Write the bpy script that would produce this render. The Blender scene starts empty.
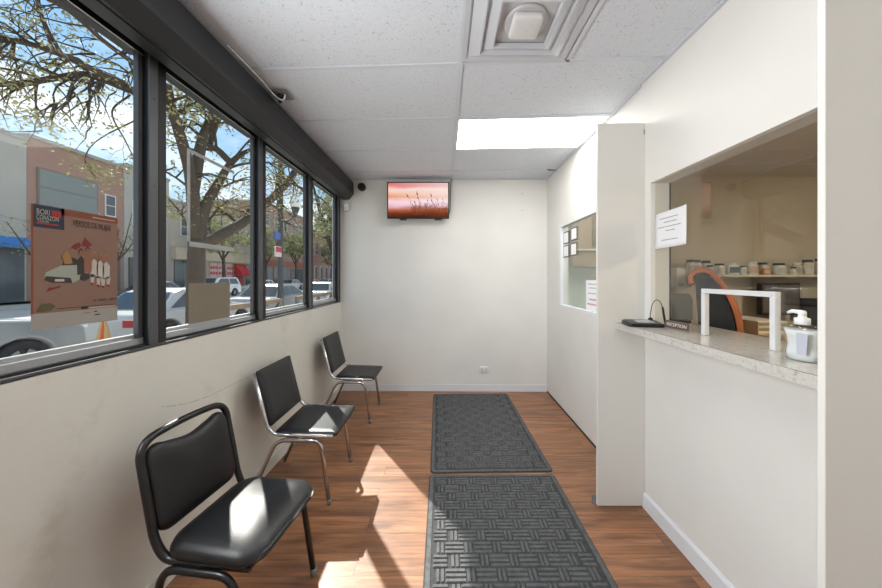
import bpy, bmesh, math, random
from mathutils import Vector, Matrix
from math import pi, sin, cos, radians as R

C = bpy.context.scene.collection
S = bpy.context.scene
random.seed(7)

# ------------------------------------------------------------------ camera, world, sun, exposure
FPX, VX, VY, EYE = 308.0, 444.0, 277.0, 1.48      # focal length in px, vanishing point, eye height
cam_d = bpy.data.cameras.new('camera'); cam = bpy.data.objects.new('camera', cam_d); C.objects.link(cam)
cam.location = (0, 0, EYE); cam.rotation_euler = (R(90), 0, 0)
cam_d.sensor_width = 36; cam_d.lens = FPX / 882 * 36
cam_d.shift_x = -(VX - 441) / 882; cam_d.shift_y = -(294 - VY) / 882
cam_d.clip_start = 0.02; cam_d.clip_end = 400
S.camera = cam
S.view_settings.view_transform = 'Standard'; S.view_settings.look = 'None'
S.view_settings.gamma = 1; S.view_settings.use_curve_mapping = False
S.view_settings.exposure = 0.84
SKY_STRENGTH = 1.1
SUN_STRENGTH = 9.0
SUN_TRAVEL = Vector((0.574, -0.819, -0.91)).normalized()
PANEL_EMIT = 6.5

def lin(c):
    r = []
    for v in c[:3]:
        v = v / 255.0
        r.append(v / 12.92 if v <= 0.04045 else ((v + 0.055) / 1.055) ** 2.4)
    return (r[0], r[1], r[2], 1.0)

world = bpy.data.worlds.new('sky'); S.world = world; world.use_nodes = True
nt = world.node_tree; nt.nodes.clear()
def N(nt, t, **kw):
    n = nt.nodes.new(t)
    for k, v in kw.items():
        if k in n.inputs.keys() if isinstance(k, str) else False: n.inputs[k].default_value = v
        else: setattr(n, k, v)
    return n
def ramp(nt, stops, interp='LINEAR'):
    n = nt.nodes.new('ShaderNodeValToRGB'); cr = n.color_ramp; cr.interpolation = interp
    while len(cr.elements) < len(stops): cr.elements.new(0.5)
    for e, (p, c) in zip(cr.elements, stops):
        e.position = p; e.color = c if len(c) == 4 else (*c, 1)
    return n
L = nt.links.new
tc = N(nt, 'ShaderNodeTexCoord'); sep = N(nt, 'ShaderNodeSeparateXYZ'); L(tc.outputs['Generated'], sep.inputs[0])
grad = ramp(nt, [(0.0, lin((205, 222, 236))), (0.25, lin((170, 208, 240))), (0.8, lin((95, 160, 225)))])
L(sep.outputs['Z'], grad.inputs[0])
mp = N(nt, 'ShaderNodeMapping'); mp.inputs['Scale'].default_value = (1.0, 1.0, 2.4); mp.inputs['Location'].default_value = (0.35, 0.1, 0.2)
L(tc.outputs['Generated'], mp.inputs[0])
cn = N(nt, 'ShaderNodeTexNoise'); cn.inputs['Scale'].default_value = 2.6; cn.inputs['Detail'].default_value = 7; cn.inputs['Roughness'].default_value = 0.55
L(mp.outputs[0], cn.inputs['Vector'])
cr = ramp(nt, [(0.44, (0, 0, 0, 1)), (0.60, (1, 1, 1, 1))]); L(cn.outputs['Fac'], cr.inputs[0])
mx = N(nt, 'ShaderNodeMixRGB'); L(cr.outputs[0], mx.inputs[0]); L(grad.outputs[0], mx.inputs[1]); mx.inputs[2].default_value = lin((250, 252, 255))
bg = N(nt, 'ShaderNodeBackground'); bg.inputs['Strength'].default_value = SKY_STRENGTH; L(mx.outputs[0], bg.inputs[0])
wo = N(nt, 'ShaderNodeOutputWorld'); L(bg.outputs[0], wo.inputs[0])

sd = bpy.data.lights.new('sun', 'SUN'); sd.energy = SUN_STRENGTH; sd.angle = R(0.6); sd.color = (1.0, 0.96, 0.90)
so = bpy.data.objects.new('sun', sd); C.objects.link(so); so.rotation_euler = SUN_TRAVEL.to_track_quat('-Z', 'Y').to_euler(); so.location = (-20, 30, 30)

# fill light added inside the street windows, out of view, to brighten the room
ad = bpy.data.lights.new('window_daylight', 'AREA'); ad.shape = 'RECTANGLE'; ad.size = 0.5; ad.size_y = 0.95; ad.energy = 25; ad.color = (0.97, 0.985, 1.0)
ao = bpy.data.objects.new('window_daylight', ad); C.objects.link(ao); ao.location = (-1.33, 0.55, 1.67); ao.rotation_euler = (R(90), 0, R(-90))

# ------------------------------------------------------------------ materials
MATS = {}
def mat(name, rgb, rough=0.6, metal=0.0, spec=0.5, var=0.0, vscale=8.0, bump=0.0, bscale=60.0, emit=None, estr=1.0, coat=0.0):
    if name in MATS: return MATS[name]
    m = bpy.data.materials.new(name); m.use_nodes = True; t = m.node_tree; p = t.nodes['Principled BSDF']
    col = lin(rgb); p.inputs['Base Color'].default_value = col
    p.inputs['Roughness'].default_value = rough; p.inputs['Metallic'].default_value = metal
    p.inputs['Specular IOR Level'].default_value = spec; p.inputs['Coat Weight'].default_value = coat
    if var or bump:
        c = N(t, 'ShaderNodeTexCoord')
    if var:
        n = N(t, 'ShaderNodeTexNoise'); n.inputs['Scale'].default_value = vscale; n.inputs['Detail'].default_value = 5
        t.links.new(c.outputs['Object'], n.inputs['Vector'])
        r = ramp(t, [(0.3, tuple(v * (1 - var) for v in col[:3])), (0.7, tuple(min(1, v * (1 + var)) for v in col[:3]))])
        t.links.new(n.outputs['Fac'], r.inputs[0]); t.links.new(r.outputs[0], p.inputs['Base Color'])
    if bump:
        n2 = N(t, 'ShaderNodeTexNoise'); n2.inputs['Scale'].default_value = bscale; n2.inputs['Detail'].default_value = 4
        t.links.new(c.outputs['Object'], n2.inputs['Vector'])
        b = N(t, 'ShaderNodeBump'); b.inputs['Strength'].default_value = bump; b.inputs['Distance'].default_value = 0.004
        t.links.new(n2.outputs['Fac'], b.inputs['Height']); t.links.new(b.outputs[0], p.inputs['Normal'])
    if emit:
        p.inputs['Emission Color'].default_value = lin(emit); p.inputs['Emission Strength'].default_value = estr
    MATS[name] = m; return m

def glass_mat(name, tint, refl=1.0, rough=0.0):
    m = bpy.data.materials.new(name); m.use_nodes = True; t = m.node_tree; t.nodes.clear()
    tr = N(t, 'ShaderNodeBsdfTransparent'); tr.inputs[0].default_value = (*tint, 1)
    gl = N(t, 'ShaderNodeBsdfGlossy'); gl.inputs['Roughness'].default_value = rough; gl.inputs[0].default_value = (refl, refl, refl, 1)
    fr = N(t, 'ShaderNodeFresnel'); ge = N(t, 'ShaderNodeNewGeometry')
    io = N(t, 'ShaderNodeMath', operation='MULTIPLY_ADD'); io.inputs[1].default_value = 1 / 1.5 - 1.5; io.inputs[2].default_value = 1.5   # same reflectance from both sides of a thin sheet
    t.links.new(ge.outputs['Backfacing'], io.inputs[0]); t.links.new(io.outputs[0], fr.inputs['IOR'])
    mixs = N(t, 'ShaderNodeMixShader'); o = N(t, 'ShaderNodeOutputMaterial')
    t.links.new(fr.outputs[0], mixs.inputs[0]); t.links.new(tr.outputs[0], mixs.inputs[1]); t.links.new(gl.outputs[0], mixs.inputs[2])
    t.links.new(mixs.outputs[0], o.inputs[0]); MATS[name] = m; return m

def floor_mat():
    m = bpy.data.materials.new('wood_planks'); m.use_nodes = True; t = m.node_tree; p = t.nodes['Principled BSDF']; k = t.links.new
    c = N(t, 'ShaderNodeTexCoord')
    br = N(t, 'ShaderNodeTexBrick'); br.offset = 0.37; br.inputs['Scale'].default_value = 1.0
    br.inputs['Brick Width'].default_value = 1.22; br.inputs['Row Height'].default_value = 0.127
    br.inputs['Mortar Size'].default_value = 0.0011; br.inputs['Mortar Smooth'].default_value = 0.2
    br.inputs['Color1'].default_value = (0, 0, 0, 1); br.inputs['Color2'].default_value = (1, 1, 1, 1); br.inputs['Mortar'].default_value = (0.5, 0.5, 0.5, 1)
    k(c.outputs['Object'], br.inputs['Vector'])
    # plank offset for the grain
    vm = N(t, 'ShaderNodeVectorMath', operation='MULTIPLY_ADD'); vm.inputs[1].default_value = (7.3, 3.1, 0); 
    k(br.outputs['Color'], vm.inputs[0]); k(c.outputs['Object'], vm.inputs[2])
    mp = N(t, 'ShaderNodeMapping'); mp.inputs['Scale'].default_value = (1.3, 17, 1); k(vm.outputs[0], mp.inputs[0])
    n1 = N(t, 'ShaderNodeTexNoise'); n1.inputs['Scale'].default_value = 1.6; n1.inputs['Detail'].default_value = 8; n1.inputs['Roughness'].default_value = 0.62; n1.inputs['Distortion'].default_value = 0.9
    k(mp.outputs[0], n1.inputs['Vector'])
    r1 = ramp(t, [(0.25, lin((88, 58, 39))), (0.45, lin((137, 93, 62))), (0.6, lin((160, 113, 78))), (0.8, lin((188, 142, 105)))])
    k(n1.outputs['Fac'], r1.inputs[0])
    n2 = N(t, 'ShaderNodeTexNoise'); n2.inputs['Scale'].default_value = 2.2; n2.inputs['Detail'].default_value = 3
    mp2 = N(t, 'ShaderNodeMapping'); mp2.inputs['Scale'].default_value = (0.9, 4.0, 1); k(vm.outputs[0], mp2.inputs[0]); k(mp2.outputs[0], n2.inputs['Vector'])
    r2 = ramp(t, [(0.32, (0.62, 0.58, 0.55)), (0.5, (1, 1, 1)), (0.72, (1.18, 1.12, 1.05))]); k(n2.outputs['Fac'], r2.inputs[0])
    mu = N(t, 'ShaderNodeMixRGB', blend_type='MULTIPLY'); mu.inputs[0].default_value = 1; k(r1.outputs[0], mu.inputs[1]); k(r2.outputs[0], mu.inputs[2])
    pr = ramp(t, [(0, (0.86, 0.85, 0.84)), (1, (1.1, 1.08, 1.06))]); k(br.outputs['Color'], pr.inputs[0])
    mu2 = N(t, 'ShaderNodeMixRGB', blend_type='MULTIPLY'); mu2.inputs[0].default_value = 1; k(mu.outputs[0], mu2.inputs[1]); k(pr.outputs[0], mu2.inputs[2])
    mo = N(t, 'ShaderNodeMixRGB'); k(br.outputs['Fac'], mo.inputs[0]); k(mu2.outputs[0], mo.inputs[1]); mo.inputs[2].default_value = lin((58, 34, 22))
    k(mo.outputs[0], p.inputs['Base Color'])
    rr = ramp(t, [(0.3, (0.36,) * 3), (0.7, (0.50,) * 3)]); k(n2.outputs['Fac'], rr.inputs[0]); k(rr.outputs[0], p.inputs['Roughness'])
    p.inputs['Coat Weight'].default_value = 0.35; p.inputs['Coat Roughness'].default_value = 0.45
    b = N(t, 'ShaderNodeBump'); b.inputs['Strength'].default_value = 0.12; b.inputs['Distance'].default_value = 0.002
    k(n1.outputs['Fac'], b.inputs['Height']); k(b.outputs[0], p.inputs['Normal'])
    return m

def ceiling_mat():
    m = bpy.data.materials.new('acoustic_tile'); m.use_nodes = True; t = m.node_tree; p = t.nodes['Principled BSDF']; k = t.links.new
    c = N(t, 'ShaderNodeTexCoord')
    n = N(t, 'ShaderNodeTexNoise'); n.inputs['Scale'].default_value = 75; n.inputs['Detail'].default_value = 2.5; n.inputs['Distortion'].default_value = 1.6
    k(c.outputs['Object'], n.inputs['Vector'])
    r = ramp(t, [(0.30, lin((164, 167, 172))), (0.38, lin((214, 219, 226)))]); k(n.outputs['Fac'], r.inputs[0])
    k(r.outputs[0], p.inputs['Base Color']); p.inputs['Roughness'].default_value = 0.95
    b = N(t, 'ShaderNodeBump'); b.inputs['Strength'].default_value = 0.45; b.inputs['Distance'].default_value = 0.004
    k(n.outputs['Fac'], b.inputs['Height']); k(b.outputs[0], p.inputs['Normal'])
    return m

def brick_mat(name, a, b_, mortar, sc=1.0):
    m = bpy.data.materials.new(name); m.use_nodes = True; t = m.node_tree; p = t.nodes['Principled BSDF']; k = t.links.new
    c = N(t, 'ShaderNodeTexCoord'); s_ = N(t, 'ShaderNodeSeparateXYZ'); k(c.outputs['Object'], s_.inputs[0])
    cm = N(t, 'ShaderNodeCombineXYZ'); k(s_.outputs['Y'], cm.inputs[0]); k(s_.outputs['Z'], cm.inputs[1])
    br = N(t, 'ShaderNodeTexBrick'); br.inputs['Scale'].default_value = sc
    br.inputs['Brick Width'].default_value = 0.24; br.inputs['Row Height'].default_value = 0.08; br.inputs['Mortar Size'].default_value = 0.008
    br.inputs['Color1'].default_value = lin(a); br.inputs['Color2'].default_value = lin(b_); br.inputs['Mortar'].default_value = lin(mortar)
    k(cm.outputs[0], br.inputs['Vector']); k(br.outputs['Color'], p.inputs['Base Color']); p.inputs['Roughness'].default_value = 0.9
    MATS[name] = m; return m

def speckle_mat():
    m = bpy.data.materials.new('speckled_laminate'); m.use_nodes = True; t = m.node_tree; p = t.nodes['Principled BSDF']; k = t.links.new
    c = N(t, 'ShaderNodeTexCoord')
    n = N(t, 'ShaderNodeTexNoise'); n.inputs['Scale'].default_value = 55; n.inputs['Detail'].default_value = 6; n.inputs['Distortion'].default_value = 1.2
    k(c.outputs['Object'], n.inputs['Vector'])
    r = ramp(t, [(0.28, lin((164, 160, 153))), (0.42, lin((192, 189, 182))), (0.6, lin((204, 201, 194))), (0.74, lin((180, 175, 167)))]); k(n.outputs['Fac'], r.inputs[0])
    k(r.outputs[0], p.inputs['Base Color']); p.inputs['Roughness'].default_value = 0.18
    MATS['counter'] = m; return m

def wall_mat(name, rgb, scuff=None):
    m = bpy.data.materials.new(name); m.use_nodes = True; t = m.node_tree; p = t.nodes['Principled BSDF']; k = t.links.new
    col = lin(rgb); c = N(t, 'ShaderNodeTexCoord')
    n = N(t, 'ShaderNodeTexNoise'); n.inputs['Scale'].default_value = 1.6; n.inputs['Detail'].default_value = 6
    k(c.outputs['Object'], n.inputs['Vector'])
    r = ramp(t, [(0.3, tuple(v * 0.95 for v in col[:3])), (0.65, tuple(min(1, v * 1.02) for v in col[:3]))]); k(n.outputs['Fac'], r.inputs[0])
    out = r.outputs[0]
    if scuff:
        n3 = N(t, 'ShaderNodeTexNoise'); n3.inputs['Scale'].default_value = 3.4; n3.inputs['Detail'].default_value = 9; n3.inputs['Roughness'].default_value = 0.7
        k(c.outputs['Object'], n3.inputs['Vector'])
        r3 = ramp(t, [(0.56, (0, 0, 0)), (0.66, (0.55, 0.55, 0.55))]); k(n3.outputs['Fac'], r3.inputs[0])
        mxx = N(t, 'ShaderNodeMixRGB'); k(r3.outputs[0], mxx.inputs[0]); k(out, mxx.inputs[1]); mxx.inputs[2].default_value = lin(scuff); out = mxx.outputs[0]
    k(out, p.inputs['Base Color']); p.inputs['Roughness'].default_value = 0.55; p.inputs['Specular IOR Level'].default_value = 0.3
    n2 = N(t, 'ShaderNodeTexNoise'); n2.inputs['Scale'].default_value = 90; n2.inputs['Detail'].default_value = 3; k(c.outputs['Object'], n2.inputs['Vector'])
    b = N(t, 'ShaderNodeBump'); b.inputs['Strength'].default_value = 0.08; b.inputs['Distance'].default_value = 0.003
    k(n2.outputs['Fac'], b.inputs['Height']); k(b.outputs[0], p.inputs['Normal'])
    MATS[name] = m; return m

def screen_mat():
    m = bpy.data.materials.new('tv_picture'); m.use_nodes = True; t = m.node_tree; t.nodes.clear(); k = t.links.new
    c = N(t, 'ShaderNodeTexCoord'); s_ = N(t, 'ShaderNodeSeparateXYZ'); k(c.outputs['Object'], s_.inputs[0])
    mp = N(t, 'ShaderNodeMapping'); mp.inputs['Scale'].default_value = (2.0, 1, 12); mp.inputs['Rotation'].default_value = (0, R(-9), 0); k(c.outputs['Object'], mp.inputs[0])
    n = N(t, 'ShaderNodeTexNoise'); n.inputs['Scale'].default_value = 1.1; n.inputs['Detail'].default_value = 5; k(mp.outputs[0], n.inputs['Vector'])
    ad = N(t, 'ShaderNodeMath', operation='MULTIPLY_ADD'); ad.inputs[1].default_value = 2.22; ad.inputs[2].default_value = 0.5; k(s_.outputs['Z'], ad.inputs[0])
    ad2 = N(t, 'ShaderNodeMath', operation='MULTIPLY_ADD'); ad2.inputs[1].default_value = 0.26; k(n.outputs['Fac'], ad2.inputs[0]); k(ad.outputs[0], ad2.inputs[2])
    ad3 = N(t, 'ShaderNodeMath', operation='SUBTRACT'); ad3.inputs[1].default_value = 0.13; k(ad2.outputs[0], ad3.inputs[0])
    r = ramp(t, [(0.0, lin((70, 30, 22))), (0.14, lin((130, 62, 34))), (0.26, lin((190, 110, 80))), (0.36, lin((240, 190, 205))), (0.48, lin((250, 215, 222))),
                 (0.56, lin((235, 150, 110))), (0.68, lin((246, 190, 160))), (0.80, lin((250, 214, 205))), (0.9, lin((226, 120, 112))), (1.0, lin((200, 90, 88)))])
    k(ad3.outputs[0], r.inputs[0])
    rx = ramp(t, [(0.0, (0, 0, 0)), (1.0, (0.6, 0.6, 0.6))]); ax = N(t, 'ShaderNodeMath', operation='MULTIPLY_ADD'); ax.inputs[1].default_value = 1.1; ax.inputs[2].default_value = 0.45
    k(s_.outputs['X'], ax.inputs[0]); mm = N(t, 'ShaderNodeMath', operation='MULTIPLY'); k(ax.outputs[0], mm.inputs[0])
    gz = ramp(t, [(0.25, (0, 0, 0)), (0.5, (1, 1, 1))]); k(ad3.outputs[0], gz.inputs[0]); k(gz.outputs[0], mm.inputs[1]); k(mm.outputs[0], rx.inputs[0])
    mix = N(t, 'ShaderNodeMixRGB'); k(rx.outputs[0], mix.inputs[0]); k(r.outputs[0], mix.inputs[1]); mix.inputs[2].default_value = lin((255, 250, 250))
    e = N(t, 'ShaderNodeEmission'); e.inputs['Strength'].default_value = 0.55; k(mix.outputs[0], e.inputs[0])
    o = N(t, 'ShaderNodeOutputMaterial'); k(e.outputs[0], o.inputs[0]); return m

WHITE_WALL = wall_mat('painted_wall_white', (228, 226, 221))
LEFT_WALL = wall_mat('painted_wall_left', (216, 214, 206), scuff=(198, 193, 181))
BACK_WALL = wall_mat('painted_wall_back', (230, 229, 225))
INNER_WALL = wall_mat('painted_wall_inner', (210, 201, 183))
TEAL_WALL = wall_mat('painted_wall_teal', (205, 218, 212))
FLOOR = floor_mat(); TILE = ceiling_mat(); COUNTER = speckle_mat()
TRIMW = mat('trim_white', (224, 226, 230), 0.4)
TBAR = mat('grid_white', (206, 210, 217), 0.5)
PANELW = mat('panel_white', (222, 220, 214), 0.4)
FRAME_GREY = mat('aluminium_dark_grey', (86, 87, 90), 0.38, 0.35)
FRAME_BLACK = mat('frame_black', (22, 22, 23), 0.5)
SILL_SHEEN = mat('aluminium_sill', (170, 172, 175), 0.3, 0.6)  # paler than the frame grey, sky sheen put into the colour
VALANCE = mat('valance_charcoal', (30, 30, 32), 0.42, 0.1)
CHROME = mat('chrome', (196, 196, 198), 0.16, 1.0)
BRUSHED = mat('brushed_aluminium', (232, 233, 235), 0.35, 0.25)
VINYL = mat('black_vinyl', (20, 20, 22), 0.42, bump=0.15, bscale=260)
BLACKMETAL = mat('black_metal', (20, 20, 21), 0.32)
RUBBER = mat('rubber_grey', (120, 120, 120), 0.7)
MATM = mat('mat_rubber', (58, 59, 60), 0.85, var=0.25, vscale=40, bump=0.4, bscale=400)
MATR = mat('mat_rib', (88, 89, 90), 0.85, var=0.25, vscale=40, bump=0.4, bscale=400)
BLACKP = mat('black_plastic', (20, 20, 21), 0.35)
DARKG = mat('dark_grey_plastic', (66, 68, 68), 0.5)
WHITEP = mat('white_plastic', (236, 236, 234), 0.35)
PAPER = mat('paper', (238, 238, 240), 0.8)
INK = mat('ink_grey', (150, 150, 158), 0.8)
INKD = mat('ink_dark', (40, 36, 36), 0.8)
REDINK = mat('ink_red', (190, 60, 66), 0.8)
WIN_GLASS = glass_mat('window_glass', (0.84, 0.85, 0.84), 0.15)
DESK_GLASS = glass_mat('reception_glass', (0.93, 0.94, 0.93), 1.0)
CLEAR = glass_mat('clear_plastic', (0.965, 0.97, 0.97), 0.8)

# ------------------------------------------------------------------ mesh builder
class MB:
    def __init__(s): s.v = []; s.f = []; s.m = []; s.sm = []
    def add(s, verts, faces, mi=0, smooth=False):
        o = len(s.v); s.v += [tuple(p) for p in verts]
        for f in faces: s.f.append(tuple(i + o for i in f)); s.m.append(mi); s.sm.append(smooth)
        return s
    def box(s, x0, x1, y0, y1, z0, z1, mi=0):
        v = [(x, y, z) for z in (z0, z1) for y in (y0, y1) for x in (x0, x1)]
        return s.add(v, [(0, 2, 3, 1), (4, 5, 7, 6), (0, 1, 5, 4), (2, 6, 7, 3), (0, 4, 6, 2), (1, 3, 7, 5)], mi)
    def hexa(s, b, t, mi=0):                       # four bottom points, four top points, counter-clockwise from above
        return s.add(list(b) + list(t), [(3, 2, 1, 0), (4, 5, 6, 7), (0, 1, 5, 4), (1, 2, 6, 5), (2, 3, 7, 6), (3, 0, 4, 7)], mi)
    def prism(s, pts, axis, a, b, mi=0, smooth=False):   # polygon in the other two axes, extruded along axis from a to b
        def P(p, d): return {'x': (d, p[0], p[1]), 'y': (p[0], d, p[1]), 'z': (p[0], p[1], d)}[axis]
        n = len(pts); v = [P(p, a) for p in pts] + [P(p, b) for p in pts]
        s.add(v, [tuple(range(n - 1, -1, -1)), tuple(range(n, 2 * n))], mi)
        o = len(s.v) - 2 * n
        for i in range(n):
            j = (i + 1) % n; s.f.append((o + i, o + j, o + n + j, o + n + i)); s.m.append(mi); s.sm.append(smooth)
        return s
    def poly(s, pts, mi=0): return s.add(pts, [tuple(range(len(pts)))], mi)
    def tube(s, path, rad, n=10, mi=0, caps=True, flat=1.0, closed=False):
        P = [Vector(p) for p in path]; k = len(P); rs = rad if isinstance(rad, (list, tuple)) else [rad] * k
        up = None; rings = []
        for i in range(k):
            if closed: d = P[(i + 1) % k] - P[i - 1]
            else: d = P[min(i + 1, k - 1)] - P[max(i - 1, 0)]
            if d.length < 1e-9: d = Vector((0, 0, 1))
            d.normalize()
            if up is None:
                up = Vector((0, 0, 1)) if abs(d.z) < 0.9 else Vector((1, 0, 0))
            a = up - d * up.dot(d)
            if a.length < 1e-6: a = d.orthogonal()
            a.normalize(); up = a; b = d.cross(a)
            rings.append([P[i] + a * (rs[i] * cos(2 * pi * q / n)) + b * (rs[i] * flat * sin(2 * pi * q / n)) for q in range(n)])
        v = [p for r in rings for p in r]; f = []
        for i in range(k if closed else k - 1):
            i2 = (i + 1) % k
            for q in range(n):
                f.append((i * n + q, i * n + (q + 1) % n, i2 * n + (q + 1) % n, i2 * n + q))
        s.add(v, f, mi, True)
        if caps and not closed:
            o = len(s.v) - len(v)
            s.f.append(tuple(o + q for q in range(n - 1, -1, -1))); s.m.append(mi); s.sm.append(False)
            s.f.append(tuple(o + (k - 1) * n + q for q in range(n))); s.m.append(mi); s.sm.append(False)
        return s
    def lathe(s, prof, cx=0, cy=0, n=20, mi=0, sx=1.0, sy=1.0):        # (radius, z)
        v = []; f = []
        for (r, z) in prof:
            for q in range(n): v.append((cx + r * sx * cos(2 * pi * q / n), cy + r * sy * sin(2 * pi * q / n), z))
        for i in range(len(prof) - 1):
            for q in range(n): f.append((i * n + q, i * n + (q + 1) % n, (i + 1) * n + (q + 1) % n, (i + 1) * n + q))
        s.add(v, f, mi, True); o = len(s.v) - len(v)
        s.f.append(tuple(o + q for q in range(n - 1, -1, -1))); s.m.append(mi); s.sm.append(False)
        s.f.append(tuple(o + (len(prof) - 1) * n + q for q in range(n))); s.m.append(mi); s.sm.append(False)
        return s
    def ball(s, c, r, mi=0, n=12, k=8, sz=1.0):
        prof = [(max(1e-4, r * sin(pi * i / k)), c[2] - r * sz * cos(pi * i / k)) for i in range(k + 1)]
        return s.lathe(prof, c[0], c[1], n, mi)
    def pad(s, outline, th, place, mi=0, crown=0.0, edge=0.012):
        # an upholstered pad: outline in (u, v), thickness along w; place(u, v, w) -> point
        n = len(outline); cu = sum(p[0] for p in outline) / n; cv = sum(p[1] for p in outline) / n
        ext = max(max(abs(p[0] - cu) for p in outline), max(abs(p[1] - cv) for p in outline))
        def sc(inset):
            return [(p[0] - (p[0] - cu) * inset / ext, p[1] - (p[1] - cv) * inset / ext) for p in outline]
        rings = [(edge, 0), (edge * .3, edge * .3), (0, edge), (0, th - edge * 1.6), (edge * .5, th - edge * .6), (edge * 1.6, th)]
        for q in (0.3, 0.55, 0.8): rings.append((ext * q, th + crown * (1 - (1 - q) ** 2)))
        v = []; f = []
        for ins, w in rings:
            v += [place(p[0], p[1], w) for p in sc(ins)]
        for i in range(len(rings) - 1):
            for q in range(n): f.append((i * n + q, i * n + (q + 1) % n, (i + 1) * n + (q + 1) % n, (i + 1) * n + q))
        c0 = len(v); v.append(place(cu, cv, th + crown)); t0 = (len(rings) - 1) * n
        for q in range(n): f.append((t0 + q, t0 + (q + 1) % n, c0))
        f.append(tuple(range(n - 1, -1, -1)))
        return s.add(v, f, mi, True)
    def build(s, name, mats, parent=None, loc=(0, 0, 0), rotz=0, bevel=0, seg=2):
        me = bpy.data.meshes.new(name); me.from_pydata(s.v, [], s.f)
        for m in (mats if isinstance(mats, (list, tuple)) else [mats]): me.materials.append(m)
        me.polygons.foreach_set('material_index', s.m); me.polygons.foreach_set('use_smooth', s.sm)
        bm = bmesh.new(); bm.from_mesh(me); bmesh.ops.recalc_face_normals(bm, faces=bm.faces); bm.to_mesh(me); bm.free()
        me.update()
        o = bpy.data.objects.new(name, me); C.objects.link(o); o.location = loc; o.rotation_euler = (0, 0, rotz)
        if parent: o.parent = parent
        if bevel:
            b = o.modifiers.new('bevel', 'BEVEL'); b.width = bevel; b.segments = seg; b.limit_method = 'ANGLE'; b.angle_limit = R(40)
        return o

def fillet(pts, r, n=6):
    out = [Vector(pts[0])]
    for i in range(1, len(pts) - 1):
        a, b, c = Vector(pts[i - 1]), Vector(pts[i]), Vector(pts[i + 1])
        rr = r[i - 1] if isinstance(r, (list, tuple)) else r
        d1 = (a - b); d2 = (c - b); k = min(rr, d1.length * .49, d2.length * .49)
        p, q = b + d1.normalized() * k, b + d2.normalized() * k
        for j in range(n + 1):
            t = j / n; out.append(p * (1 - t) ** 2 + b * 2 * t * (1 - t) + q * t * t)
    out.append(Vector(pts[-1])); return out
def smooth(pts, n=5):
    P = [Vector(p) for p in pts]; P = [P[0] * 2 - P[1]] + P + [P[-1] * 2 - P[-2]]; out = []
    for i in range(1, len(P) - 2):
        for j in range(n):
            t = j / n; a, b, c, d = P[i - 1], P[i], P[i + 1], P[i + 2]
            out.append(0.5 * (2 * b + (c - a) * t + (2 * a - 5 * b + 4 * c - d) * t * t + (3 * b - a - 3 * c + d) * t ** 3))
    out.append(P[-2]); return out
def rrect(u0, u1, v0, v1, r, n=5):
    out = []
    for (cx, cy, a) in ((u1 - r, v0 + r, -90), (u1 - r, v1 - r, 0), (u0 + r, v1 - r, 90), (u0 + r, v0 + r, 180)):
        for j in range(n + 1):
            t = R(a + 90 * j / n); out.append((cx + r * cos(t), cy + r * sin(t)))
    return out

def tag(o, label=None, cat=None, group=None, kind=None):
    if label: o['label'] = label
    if cat: o['category'] = cat
    if group: o['group'] = group
    if kind: o['kind'] = kind
    return o
def thing(name, label, cat, loc=(0, 0, 0), rotz=0, group=None):
    o = bpy.data.objects.new(name, None); C.objects.link(o); o.location = loc; o.rotation_euler = (0, 0, rotz); o.empty_display_size = 0.05
    return tag(o, label, cat, group)
def dup(root, loc, rotz=None, label=None, group=None):
    r = root.copy(); C.objects.link(r); r.location = loc
    if rotz is not None: r.rotation_euler = (0, 0, rotz)
    if label: r['label'] = label
    if group: r['group'] = group
    for ch in list(root.children):
        c = ch.copy(); C.objects.link(c); c.parent = r
        for g in ch.children:
            d = g.copy(); C.objects.link(d); d.parent = c
    return r
def struct(o): return tag(o, kind='structure')
FACE_L = (R(90), 0, R(90))      # reads on a surface that faces +X
FACE_R = (R(90), 0, R(-90))     # reads on a surface that faces -X
def text(name, s, size, loc, rot, m, parent=None, align='LEFT', ext=0.0003, sx=1.0):
    cu = bpy.data.curves.new(name, 'FONT'); cu.body = s; cu.size = size; cu.extrude = ext; cu.align_x = align; cu.resolution_u = 3
    tmp = bpy.data.objects.new(name, cu); C.objects.link(tmp)
    dg = bpy.context.evaluated_depsgraph_get(); me = bpy.data.meshes.new_from_object(tmp.evaluated_get(dg))
    C.objects.unlink(tmp); bpy.data.objects.remove(tmp); me.name = name
    me.materials.clear(); me.materials.append(m)
    o = bpy.data.objects.new(name, me); C.objects.link(o); o.location = loc; o.rotation_euler = rot; o.scale = (sx, 1, 1)
    if parent:
        o.parent = parent; o.location = Vector(loc) - parent.location
    return o
def at(px, py, Y):              # point seen at a pixel, at depth Y into the scene
    return Vector(((px - VX) / FPX * Y, Y, EYE + (VY - py) / FPX * Y))

# ================================================================== ROOM SHELL
H = 2.74; XL = -1.34; YB = -2.6; SILL = 1.165; HEAD = 2.52
struct(MB().prism([(-1.46, YB), (3.3, YB), (3.3, 4.2), (-1.46, 4.2)], 'z', -0.12, 0).build('floor', FLOOR))
struct(MB().box(-1.46, 1.60, YB, 4.2, 2.746, 2.84).build('ceiling', TILE))
struct(MB().hexa([(-1.46, 4.022, 0), (1.6, 3.981, 0), (1.6, 4.2, 0), (-1.46, 4.2, 0)], [(-1.46, 4.022, 2.745), (1.6, 3.981, 2.745), (1.6, 4.2, 2.745), (-1.46, 4.2, 2.745)]).build('wall_back', BACK_WALL))
lw = MB().box(-1.46, XL, YB, 4.03, 0, SILL - 0.012)
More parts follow.
